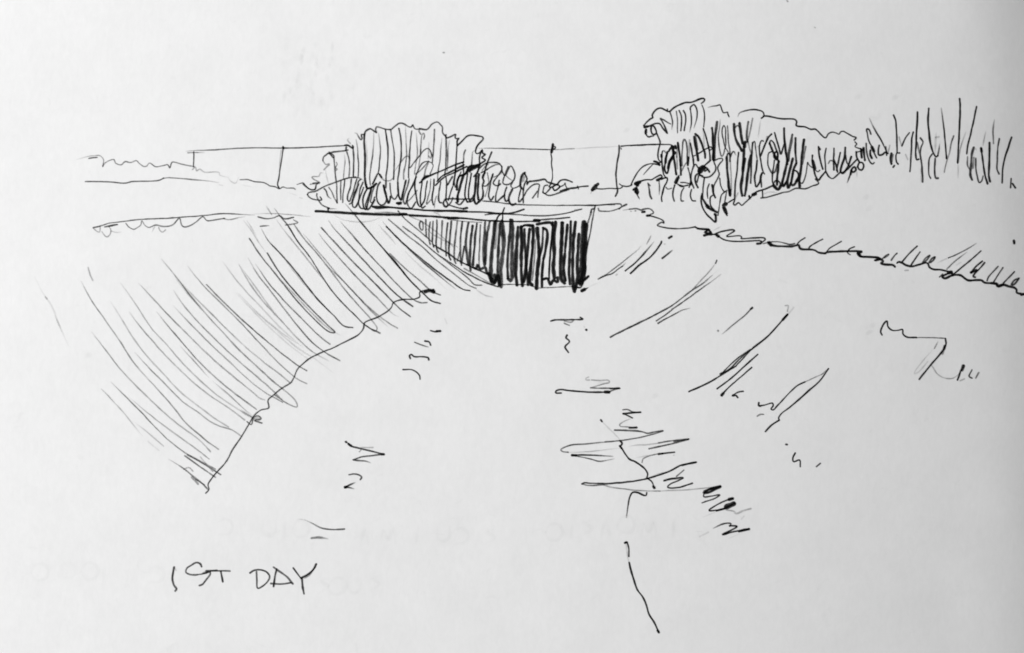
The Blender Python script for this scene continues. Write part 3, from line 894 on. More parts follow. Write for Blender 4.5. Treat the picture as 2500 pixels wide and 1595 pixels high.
5.5 1 - 1458 388 1500 420 1542 484
4.2 1 - 1500 435 1448 468
4.2 .9 - 1645 258 1720 225 1790 220 1802 245 1740 320 1705 390 1715 460 1735 520 1715 590 1650 700 1620 780 1620 865
10 1 - 880 690 900 640 925 595
5 .95 - 942 555 920 620 895 710
4.6 1 - 925 725 960 745 1000 762 1120 742
6.5 1 - 960 748 1010 762
4.2 .92 - 978 690 1060 692 1142 712
7 .97 - 1160 735 1182 690
@tree stem T2
4.4 .96 - 1440 590 1430 680 1415 800 1410 900 1385 985
8 1 - 1395 920 1402 975
5.6 1 - 1385 955 1380 1060 1410 1180 1470 1290 1560 1380 1660 1462 1665 1325
6 1 - 1405 1005 1470 1110 1520 1180 1600 1230 1690 1272
9.5 1 - 1490 1140 1522 1178
8.5 1 - 1645 1308 1668 1330
4.6 .93 - 1605 940 1560 980 1555 1080 1580 1170 1645 1242
6.2 1 - 1592 738 1605 800 1615 890 1655 985
4.8 .93 - 1532 718 1505 800 1500 920 1510 994
4.2 .94 - 1740 606 1760 740 1800 830 1840 870 1882 842
4.4 .9 - 1840 878 1780 930 1750 1040 1730 1200 1712 1332
4.2 .9 - 1880 850 1860 980 1838 1102
11.5 1 - 1815 1140 1868 1108
5.4 1 - 1805 1178 1840 1270 1887 1335
5.4 1 - 1840 1180 1865 1240 1885 1305
4.2 .88 - 1870 1120 1940 1060 2025 1018
@lowbush outline_stroke T2
4.6 .95 - 0 742 60 620 130 490 220 390 320 335 400 320 480 330 552 347
7.5 1 - 460 275 520 295 562 345
6 1 - 540 325 580 285
4 .86 o 445 318 340 430 245 540
12 1 - 95 712 170 685
10 1 - 130 695 128 745
13 1 - 100 830 125 885
8 1 - 55 830 110 795
6 1 - 85 870 130 915
4.2 .85 o 118 915 168 1015
4.8 1 - 190 662 280 640 370 635 400 640 500 580 590 545 612 590 540 652
6.5 1 - 508 648 600 602
4.6 .95 - 598 622 660 600 712 598
@lowbush grass_stroke T2
4.8 .93 - 340 705 360 820 380 950 408 1008
5.5 .8 - 350 725 375 750
4.2 .78 o 552 655 560 800 556 930
4 .8 - 690 782 720 818 800 800
4.8 .93 - 862 738 830 850 825 960 852 1055
4.2 .85 - 1042 788 1000 860 980 970 990 1048 1032 1050
4.8 .93 - 1190 828 1165 920 1180 1000 1210 1048 1268 1050
@hedge crown_outline T1
4.4 .96 i 1515 265 1600 240 1680 230 1748 212 1780 290 1815 365 1855 368 1900 355 1905 390 1928 445
@hedge crown_outline T3
4.8 1 i 128 262 150 215 220 185 340 162 430 175 480 195 500 230 500 260 465 288
4.8 1 - 490 262 510 260 560 260 700 290 800 300 880 298 950 308 975 340 965 390 1000 405 1090 415 1180 450 1240 445 1280 475 1330 530 1390 572 1430 515 1480 490 1540 500 1585 520 1605 490 1645 478 1700 505 1780 550 1832 570 1803 604
3.8 .9 - 1813 628 1840 660 1815 695 1900 735 1928 750 1838 778
@hedge upper_hatching T1
4.2 .82 i 1750 495 1740 660 1715 800 1720 960 1740 1100 1765 1200 1780 1222 1810 1190 1840 1080
4.2 .9 - 1840 1080 1860 1000 1855 800 1850 660 1825 615 1795 670 1790 780 1820 920 1850 1030 1902 1135
4.4 .8 - 1895 622 1905 780 1915 940 1940 1120 1946 1235
7.5 .96 - 2020 585 2025 720 2050 860 2100 980 2150 1060 2182 1112
4.2 .8 - 2040 665 2080 618 2125 645
7.5 .96 - 2130 570 2150 720 2170 860 2190 970
6.6 .85 - 2302 546 2280 680 2270 850 2285 935
4.2 .74 - 2392 475 2350 680 2310 850 2288 925
10 1 - 2235 945 2228 1035
7 1 - 2218 1000 2215 1200 2200 1400 2195 1520
@hedge lower_hatching T2
4.6 .95 - 1880 220 1890 140 1910 110 1940 160 1945 280
7.5 1 - 1880 195 1885 400 1900 560 1915 720 1930 860 1945 945
4.2 .66 - 1945 178 1955 400 1970 640 1965 835
4.2 .85 o 1945 215 1980 110 2015 80 2055 150
4.8 .93 - 2112 98 2095 280 2080 480 2050 700 2040 900 2035 1040 2010 1110 2040 1132 2110 1085 2170 1135 2240 1080 2330 1000 2365 965
3.8 .55 - 2030 1045 2105 890
9 1 - 1940 840 1945 930
@hedge lower_hatching T3
7.5 1 - 225 875 205 1000 190 1150 170 1280 190 1405
7.5 1 - 225 1405 240 1330 250 1250 270 1080 295 900 312 825
5.4 .96 - 340 638 330 760 320 960 315 1100 310 1225
4.2 .76 - 340 650 365 622 380 720 402 875
5.6 .97 - 405 895 390 1040 370 1120 375 1220 390 1278 440 1210 460 1110 482 1078
5.4 .95 - 470 1080 460 1180 468 1280
3.6 .66 - 268 628 300 740 322 825
3.6 .5 io 452 318 435 440 420 580
3.4 .45 - 408 702 442 678
4.8 .93 - 495 618 470 610 440 680 440 780 450 860 470 980 490 1060 512 1095
5.6 .96 - 453 835 490 740 530 640 570 560 612 518
5 .62 - 550 555 530 645
4.8 .93 - 580 665 600 608 640 640 680 740 692 765
6.6 1 - 583 648 620 740 660 830 724 915
6.4 1 - 690 768 660 790 650 850 690 890 702 800 690 768
4.6 .88 - 620 768 575 790 558 880 560 960 590 1040 620 1082 660 1060 692 955
5.4 .95 - 655 898 640 1000 625 1100 625 1200 642 1255
7.4 .97 - 710 915 705 1040 690 1160 690 1250
5.2 .96 - 655 495 690 620 720 720 745 808 765 760 792 665
6.4 .98 - 790 432 795 560 810 700 830 850 842 955
7.6 1 - 840 895 820 1000 790 1120 765 1240 780 1272 832 1195
7.6 .9 - 910 526 890 660 865 780 850 905
7.2 1 - 918 866 890 980 860 1100 840 1200 850 1298 892 1218
6.6 .9 - 960 575 955 700 960 820 972 935
7.4 1 - 970 938 930 1030 910 1150 900 1250 930 1252 992 1178
5.4 1 - 938 1040 980 1060 1000 1120 958 1205
7.2 1 - 1080 595 1060 750 1045 900 1030 1060 1010 1180 1020 1280
5 .76 - 1105 695 1085 820 1058 955
4.4 .88 - 1130 928 1110 1080 1080 1190 1050 1232 1018 1208
4.2 .88 - 1130 928 1160 970 1202 1002
5.4 1 - 1200 822 1200 920 1220 1020 1250 1130 1290 1182 1330 1130 1392 1058
8 1 - 1205 900 1240 1015
4.6 .94 - 1238 1030 1280 1062 1308 1038
5.6 .97 - 1288 698 1300 820 1330 950 1352 1024
4.6 .92 - 1400 722 1380 830 1390 960 1395 1050 1440 1130 1490 1158 1560 1110 1602 1068
6 .96 - 1292 705 1310 740
5.2 .96 - 1512 726 1510 880 1510 1034
4.8 .95 - 1510 880 1540 960 1562 1065
5.2 .95 - 1602 786 1580 900 1548 1045
6.4 1 - 1675 712 1665 850 1620 980 1610 1060 1640 1082 1710 990 1762 845
4.8 .92 - 1680 826 1700 930 1742 985
4.2 .85 - 1428 945 1460 900 1500 910 1552 955
5 .94 - 1638 1072 1700 1030 1760 970 1842 888
5.4 1 - 1750 1102 1770 1020 1810 990 1832 1030 1790 1067 1758 1040
5.6 1 - 1850 992 1880 930 1920 930 1940 980 1910 1037 1870 1020 1858 988
4.6 .95 o 1770 1048 1740 1120 1705 1220
5.2 1 - 1833 772 1840 850 1882 925
7 1 - 1900 732 1910 800 1915 855
7 1 - 1940 716 1945 800 1957 894
9 1 - 640 1258 705 1318 745 1262
4.8 .95 - 638 1245 670 1190 720 1200 742 1262
5.2 .96 - 622 1264 520 1310 400 1350 345 1388
10 1 - 342 1396 382 1378
5 1 - 480 1338 482 1422
4.6 .9 - 458 1442 560 1425 680 1390 780 1360 860 1345 960 1300 1100 1305 1200 1265 1292 1225 1248 1165
3 .4 o 500 1382 580 1355 690 1360
4 .88 - 0 1502 65 1458
6.4 1 - 290 1408 300 1442
3.4 .4 o 1840 1060 1840 1140
@reeds stalk T4
4.8 .95 - 195 742 200 830 215 920 250 1000 285 1027 308 1008
4.8 .93 - 262 612 235 545 205 543 215 620 240 720 280 800 310 880 342 942
8 1 - 275 788 302 852
6.4 1 - 255 836 255 900 277 948
4.4 .92 i 243 390 280 480 340 590 400 690 450 790 492 884
5.2 .97 - 380 766 365 840 375 902 420 900 460 870 502 880
4.6 .9 - 470 786 482 908
3.6 .55 - 525 766 505 855
6.4 1 - 545 880 535 960 547 1028
4.2 .75 - 570 898 560 992
5.4 .97 - 578 348 605 430 620 560 625 720 625 865
5 .97 - 662 874 620 880 610 940 620 1000 642 1028
5 .92 - 573 1074 592 1048
4 .55 - 653 656 670 720 692 775
4.4 .92 - 690 778 740 670 797 592
5.2 .95 - 852 586 830 680 825 800 820 900 815 1020 805 1134
4 .42 - 745 898 777 965
5.4 1 - 910 305 905 450 895 600 890 760 885 880 900 967 930 958
4.2 .65 - 910 728 940 900 962 985
5.4 .88 - 948 666 985 720 960 800 950 880 960 980 975 1100 985 1280
4.6 .42 - 965 1100 970 1275
5.6 1 - 1067 256 1055 400 1070 580 1090 740 1130 870 1170 927 1195 910
4.4 .82 o 1190 915 1210 820 1217 750
6 .42 io 1165 602 1160 740 1155 885
5 .5 - 1162 662 1205 650
4.6 .92 - 1112 888 1075 950 1065 1060 1070 1180 1094 1228
5.6 .92 - 1155 948 1150 1080 1165 1222 1198 1225
5 .97 i 1240 252 1265 430 1285 620 1300 800 1312 955
4.6 .74 - 1412 635 1380 740 1350 880 1310 1010 1284 1140
6.5 .5 - 1415 640 1395 690
5.6 1 - 1495 120 1500 300 1495 480 1485 660 1475 850 1470 1012
4 .5 io 1470 1020 1475 1120 1470 1220
4.2 .65 i 1582 586 1540 700 1500 840 1480 1002
5.2 .95 - 1732 230 1690 420 1650 600 1610 760 1595 885
4.2 .72 - 1605 928 1605 1050 1642 1112
7 .9 - 1690 798 1665 900 1655 1040 1645 1180 1668 1248
5 .65 - 1692 938 1680 1085
5 .35 - 1690 800 1725 830
4.8 .92 - 1720 948 1720 1080 1740 1210 1770 1287 1800 1260 1822 1195
5.6 1 - 1795 806 1810 920 1830 1080 1850 1200 1882 1304
8.5 1 - 1795 808 1800 852
4 .55 io 1857 580 1835 680 1818 778
6 1 - 1912 730 1910 880 1905 1040 1900 1180 1917 1275
4.6 .78 i 1977 412 1960 560 1965 742
4.8 .92 - 2047 676 2025 800 2020 960 2015 1100 2044 1167
5.6 1 - 2217 656 2170 800 2120 960 2095 1080 2085 1288
5.2 .98 - 2210 1230 2203 1355
5.6 1 - 2228 1298 2268 1362
@ridge ridge_line D1
3.2 .55 i 870 260 950 245
4 .88 - 945 246 1030 238 1085 255 1110 245 1180 240 1215 260 1230 290 1190 307
6.6 1 - 1095 279 1127 275
4 .55 - 960 270 966 270
4.4 .6 - 1012 264 1022 263
7 1 - 1153 322 1188 320
4.2 .95 - 1188 325 1260 345 1320 365 1350 390 1352 412 1330 400 1275 435 1310 450 1400 468 1500 475 1620 470 1722 454
5.2 .98 - 1720 454 1760 475 1890 488
@ridge ridge_line D2
6.4 1 - 300 280 370 286 440 292 385 325 460 330 440 305
7 1 - 378 362 430 345 470 345
4.6 .97 - 460 350 500 350 545 370 600 405 640 420 740 430 880 428 1032 420
8 1 - 525 358 550 375
4.2 .98 - 498 347 600 310 720 295 735 305 640 370 800 365 820 380 810 395 960 390 1080 390 1095 405 1040 455
7 1 - 1000 458 1045 450 1045 430
3.8 .85 - 1070 458 1140 440 1182 434
6.4 1 - 1128 440 1170 475 1300 488 1400 488 1490 475 1495 495 1510 515 1600 525 1680 535 1720 560 1802 570
10 1 - 1140 445 1165 475
3.8 .9 - 1170 436 1250 435 1320 450 1380 465 1442 454
6.4 1 - 1785 570 1830 555 1960 548 2100 545 2232 550 2180 580 2210 605 2300 612 2400 618
9 1 - 2180 570 2205 598
@ridge ridge_line D3
6.2 1 - 218 475 350 480 470 490 480 510 418 526
9 1 - 430 520 480 505
7.4 1 - 468 495 530 540 495 565 540 578 660 590 682 612
6.4 1 - 712 558 735 545 780 560 830 590 900 605 1000 585 1110 560 1150 620 1200 645 1300 650 1432 685
6.6 1 - 1430 685 1350 720 1315 740 1350 765 1440 730 1500 720 1560 725 1620 765 1660 790 1760 790 1840 790 1880 820 1980 830 2040 840 2055 875 2130 850 2200 870 2280 890 2310 920 2310 955 2412 980
9.5 1 - 1395 688 1438 682
7 1 - 1440 690 1462 725
8.5 1 - 1975 830 2040 842 2060 868 2130 852
8 1 - 2370 985 2412 972
4.2 .85 - 1278 748 1322 708
4 .6 - 818 660 862 657
@ridge grass_blade D2
4.4 .9 - 1458 478 1500 430 1562 388
4.6 .92 - 1600 522 1620 490 1700 440 1768 402
4.8 .95 - 1813 552 1850 510 1920 470 1988 431
4.4 .9 - 2142 494 2080 520 2060 560 2092 586
3 .35 io 490 300 530 280 582 253
@ridge grass_blade D3
4.4 .85 - 518 502 560 465 605 440 590 462 540 492
4.6 .85 - 633 523 680 460 712 428
4.6 .95 - 778 548 850 460 920 390 984 332
4.8 .95 - 893 598 950 510 1018 412
4.2 .82 - 1048 558 1090 500 1152 458 1110 520 1068 558
5 .88 - 1138 558 1180 500 1222 478 1190 530 1158 556
4.4 .88 o 1400 490 1480 460 1600 400 1690 350 1770 297
3.4 .4 i 1250 560 1310 530 1402 489
4.2 .76 o 1378 642 1460 560 1560 480 1645 415
4.8 1 - 1458 718 1600 600 1720 500 1832 398
3.8 .4 - 1510 584 1562 552
5.2 1 - 1698 692 1760 610 1852 536
8 1 - 1700 688 1740 668 1775 660
5.2 1 - 1885 556 1810 640 1760 690 1730 740 1758 751
4.4 .88 - 2063 606 1990 680 1930 750 1914 798
4.8 .95 - 2127 622 2060 720 2003 814
4.8 .95 - 2283 677 2200 760 2128 832
5 .95 - 2342 763 2280 790 2240 852 2280 840 2338 772
@rightbank slope_hatching D1
9 1 - 385 1205 420 1188
6 .95 o 410 1195 455 1172
3 .42 io 450 1172 520 1140 592 1104
4 .8 o 578 1070 680 1010 800 920 900 840 1000 760 1070 702
4.4 .93 - 600 1055 680 1022 740 1005 820 945 867 914
3.6 .7 o 855 925 905 876
3 .32 io 1055 705 1088 675
4.8 .96 o 898 972 1000 890 1090 800 1160 720 1235 628
5.2 1 - 958 1002 1060 905 1180 820 1260 730 1322 640
6 .95 - 1318 640 1324 625
3.8 .6 io 1152 655 1200 553
7 1 - 1412 586 1445 566
5.4 .95 o 1333 824 1390 780 1450 730
3.8 .4 - 788 1022 800 1012
4 .45 - 1360 652 1364 656
@rightbank slope_hatching S
4.8 .95 - 1490 823 1520 808 1560 789 1605 766 1640 747
4.4 .85 o 1640 747 1661 731 1688 710 1713 694 1740 672
4.2 .9 - 1602 784 1620 772 1640 757
4.2 .88 o 1640 756 1682 727 1719 700 1740 685 1760 670
4 .85 o 1606 790 1625 779 1640 771 1662 759 1684 753
3.6 .68 i 1749 637 1742 650 1728 667 1715 681 1690 708
5 .9 - 1747 643 1750 636
2.8 .26 io 1761 654 1744 667 1723 685
@tuft blade_stroke D4
4.2 .88 o 592 93 540 150 470 205 370 288
6 1 - 580 105 592 94
5 .7 - 338 265 342 265
3.6 .66 - 833 80 855 80 850 122
3.2 .36 - 897 92 850 152
5.4 1 - 852 142 780 225 700 310 600 390
7 1 - 850 145 815 185
4.6 .95 - 600 390 500 470 420 550 355 582
4 .9 - 602 383 540 450 468 527
4.2 .92 - 575 400 480 470 400 545 368 577
5.2 1 - 472 524 380 580 300 630 240 660 126 712
5 1 - 632 438 540 520 440 610 332 692
5 1 - 587 533 500 610 420 680 363 742
7.5 1 - 364 740 380 722
4.8 .95 - 527 709 490 715 445 742
7.5 1 - 448 740 462 738
7 1 - 474 742 484 754
@leaf outline_stroke D4
5.5 1 - 640 793 638 815 652 818
4.6 .97 - 645 816 680 810 740 795 745 815 730 840 745 847 780 810 850 735 920 670 980 640
3.4 .68 - 975 642 1040 612 1112 580
4.8 .97 - 1152 543 1080 640 1000 710 900 800 800 880 785 905 790 922
3.8 .7 - 1150 545 1100 587
5.2 1 - 790 920 730 960 688 1006
4.2 .75 - 628 893 650 880 676 880
@dotsright dot D4
6.5 .92 - 840 1100 848 1100
5 1 - 907 1163 890 1200 895 1225 940 1215 945 1263
4.8 .85 - 1063 1263 1092 1238
@rock outline_stroke D4
4.6 .97 - 1545 296 1535 270 1560 210 1580 193 1590 235 1620 260 1670 260 1695 255 1700 290 1730 312 1800 314
3.6 .82 - 1795 314 1880 314 1980 318 2012 321
5 1 - 2010 320 2016 360 2005 390 1960 450 1900 520 1860 570 1818 622
6.5 1 - 2008 375 2000 400
4.6 .65 - 2008 380 1990 438
3.8 .6 o 1930 395 1957 342
3.2 .45 i 1925 395 1850 480 1790 560 1783 580 1810 570 1880 490
3.2 .55 o 1910 518 1950 580 2000 610 2060 615 2100 590 2132 545
10.5 1 - 2143 523 2134 552
4.8 .97 - 2125 553 2110 600 2098 627
3.4 .5 - 2118 632 2152 618
4.4 .92 - 2206 552 2185 600 2207 612
4.4 .78 - 2257 572 2233 613
@rightmark pen_stroke D5
3.4 .6 - 522 93 490 110 495 125 532 126
3.4 .6 - 555 125 650 130 740 130 747 150 690 165 600 195 543 211
4.2 .8 - 543 211 620 215 740 215 862 214 800 232 738 255
5.4 .86 - 755 217 862 217
5.4 1 - 222 266 165 264 168 245 215 230 320 240 500 255 742 258
7.5 1 - 698 256 748 258
@stroketop pen_stroke D7
5.2 .96 - 1708 78 1735 70 1820 68 1962 62 1940 47
4 .72 - 1815 78 1870 87 1892 68
4 .8 - 1813 97 1855 113
6 1 - 1985 148 1991 149
3 .35 - 1970 120 1976 132
@squiggle pen_stroke D7
4.8 .95 - 1838 188 1828 210 1855 240 1820 285 1847 328
@puddle water_stroke D5
4.2 .9 o 893 450 940 445 1000 470 1088 475 960 487 893 490
4.4 .92 - 893 490 940 510 998 538
5.6 .95 - 900 492 1000 483 1088 475
3.4 .75 i 992 543 900 580 860 610 865 627 950 635 1042 643
6.2 .96 - 965 647 1045 642
4.6 .86 - 803 672 900 672 1040 680 1110 690 1160 705 1240 690 1337 677 1240 710 1100 745 900 780 700 800
4 .82 - 700 800 500 820 350 830 250 860 218 885 240 905 300 912
3.2 .55 io 290 912 400 912 520 905 700 885 870 865
3.2 .5 i 950 855 1000 840 1200 825 1300 808
4.6 .85 - 1280 810 1400 790 1617 767 1500 800 1350 835 1178 873
5.6 .8 - 1450 795 1610 770
4.8 .93 o 338 940 450 940 600 945 785 957
4.4 .86 o 345 945 450 965 560 990 640 1012 720 1000 800 983
7.5 1 - 342 945 385 946
3.4 .65 - 1270 930 1250 935 1160 960 1115 985 1104 1025
6.5 .95 - 1282 930 1330 925
5 .92 - 1320 927 1458 911
3 .38 io 1000 982 1150 950 1280 925
3 .5 - 1445 945 1455 943
@crack crack_line D5
3 .38 - 655 563 740 650 850 760
6 .85 - 656 560 668 577
5.2 1 - 863 785 885 815 870 840 855 840 880 870 920 930 970 990 1020 1010 1090 1055 1140 1100 1165 1150 1155 1192
4.4 .95 - 1155 1190 1210 1235 1235 1297
7.5 1 - 1226 1282 1240 1300
6 1 - 868 845 880 870
@crack crack_line D6
5 .97 o 372 162 365 187 340 185 290 160 240 160 215 200 200 280 184 390
@longcrack crack_line D6
4.4 .95 - 168 620 185 613 205 660 207 745
7 1 - 170 622 190 617
3.6 .4 - 183 640 195 740 207 795
5.2 1 - 210 800 225 870 250 950 285 1050 330 1110 365 1180 390 1270 440 1350 482 1442
6.5 1 - 470 1420 482 1440
@slash ripple_line D5
5 .96 - 448 1256 480 1243 540 1250 700 1250 900 1240 1150 1200 1400 1120 1540 1050 1692 1020
4 .76 o 448 1258 520 1272 680 1265 820 1253
3.6 .7 - 680 1265 760 1290 900 1310 1100 1330 1300 1335
3.6 .6 - 1290 1335 1600 1320 1800 1300 1950 1287
6 .6 io 1170 1192 1300 1150 1410 1122
7 .95 - 1540 1052 1692 1020
4.2 .8 - 1557 1107 1478 1175
4.8 .95 - 1338 1222 1440 1195 1552 1190 1500 1220 1410 1260 1380 1290 1420 1302 1520 1290 1652 1249
6 .72 - 1345 1218 1420 1202 1520 1192
@zigzag zigzag_stroke D5
7.5 1 - 1957 1282 1850 1310 1775 1350 1830 1350 1900 1310 1957 1288
8 1 - 1850 1308 1950 1288
4.6 .95 - 1780 1355 1775 1395 1850 1390 1950 1375 1900 1410 1755 1462
@zigzag zigzag_stroke D6
4.6 .95 - 1162 218 1120 225 1010 275 945 315 940 325 1010 322 1080 310 1172 258
8.5 1 - 1122 225 1158 215
14 1 - 1095 292 1168 262
6.4 1 - 1008 327 1095 305
3 .32 io 875 393 1005 333
4.2 .6 - 1098 318 1170 335 1185 352 1260 325 1325 308
3 .3 - 1235 402 1262 375
4.6 .9 i 980 488 1060 450 1110 440 1142 445 1130 470
4.8 1 - 1128 465 1197 470 1150 500 1062 547 1160 520 1305 493
7.5 1 - 1215 516 1307 494
3 .32 io 1115 583 1222 538
3.6 .42 - 853 564 935 523
3 .2 io 815 520 880 515
@dash pen_dash D7 1
5 1 - 752 155 785 163 828 158
7.5 1 - 800 158 830 157
@dash pen_dash D7 2
5.6 1 - 708 237 740 245 752 270
4 .82 o 625 248 680 268 735 285
@dash pen_dash D7 3
5.2 .96 - 592 377 585 355 600 345 620 360 680 362 735 372 738 388
@dash pen_dash D7 4
5 .97 - 533 465 600 465 640 485 665 515 669 540
@dash pen_dash D7 5
3.4 .32 - 866 62 882 98
@leftzig pen_stroke D8
7.4 .9 - 902 103 910 108
4.8 .9 - 932 125 970 160 1060 185 1180 215 1300 245 1412 270
4.4 .86 - 1412 270 1250 290 1100 310 998 346
4.4 .86 o 998 346 1080 355 1160 360 1235 388
6.6 .92 - 1375 270 1412 271
3.4 .5 - 1080 185 1180 182 1268 180
3.4 .6 - 1083 238 1107 208
6.4 .9 - 935 135 975 162
@leftcurl pen_stroke D8
4.8 .88 - 942 547 1010 535 1080 550 1112 580 1093 610
4.6 .82 i 1025 652 950 685 885 715
4.8 .86 o 885 715 940 715 1010 734
7.5 .95 - 885 715 912 709
@swoosh pen_stroke D8
3.2 .3 io 250 1142 300 1142 380 1162
4.6 .78 i 350 1150 460 1200 580 1260 700 1280 800 1278 885 1272
6 .68 o 442 1394 540 1384 660 1402
@hand letter_one H
5.8 .84 - 218 697 205 760 200 840 215 910 245 955 228 980
4.6 .55 - 220 705 240 738
@hand letter_s H
5.2 .86 - 540 692 520 655 475 645 420 675 365 715 356 755 390 780 460 790 560 775 640 755
5.4 .86 - 640 755 640 780 590 850 550 900 513 913
@hand letter_t H
5.2 .88 - 588 742 700 742 873 745
6 .72 - 560 770 640 745 720 735
5.6 .9 - 765 745 775 800 789 870
@hand letter_d H
5 .86 - 1185 750 1190 850 1200 945 1260 920 1320 860 1342 810 1310 760 1240 730 1160 735 1108 768
@hand letter_a H
5.6 .92 - 1422 720 1400 820 1385 925
5.4 .82 - 1385 697 1440 740 1540 810 1614 894
5.2 .88 - 1355 890 1460 897 1592 880
@hand letter_y H
5.4 .86 - 1617 706 1670 780 1712 832
6 .95 - 1887 662 1850 730 1780 790 1705 827
4 .7 - 1882 690 1820 780 1755 832
6.6 .92 - 1720 828 1725 920 1742 1008
@dot1 ink_dot S
5 .6 - 1082 128.5 1084 128.5
@dot2 ink_dot S
5 .7 - 1921 2 1923 4
@dot3 ink_dot S
4.5 .6 - 1988 67 1990 68
@dot4 ink_dot S
8.5 1 - 2475 588 2476 594
"""
_o = [[(2, 20), (12, 2), (32, 0), (44, 18), (34, 36), (12, 38), (2, 20)]]
_c = [[(2, 6), (22, 0), (38, 14), (30, 34), (4, 38)]]
_u = [[(2, 0), (4, 30), (18, 38), (32, 28), (34, 2)]]
_i = [[(6, 0), (2, 42)]]
_v = [[(0, 40), (10, 4)], [(14, 6), (20, 42)]]
_s = [[(30, 2), (8, 8), (26, 22), (4, 38)]]
_m = [[(0, 40), (6, 6), (18, 30), (30, 4), (36, 40)]]
SHOW = [(530, 1268, _c), (640, 1272, _u), (690, 1274, _i), (712, 1272, _o), (880, 1288, _v), (930, 1288, _m),
        (1015, 1286, _i), (1065, 1284, _u), (1105, 1290, _c), (1180, 1290, _s), (1330, 1280, _o), (1392, 1276, _i),
        (1420, 1268, _s), (1468, 1266, _v), (1506, 1262, _o), (1566, 1270, _m), (1640, 1268, _i),
        (74, 1378, _o), (148, 1374, _c), (196, 1376, _o), (250, 1376, _i), (362, 1384, _c),
        (775, 1410, _s), (800, 1412, _o), (848, 1410, _u), (900, 1404, _s)]


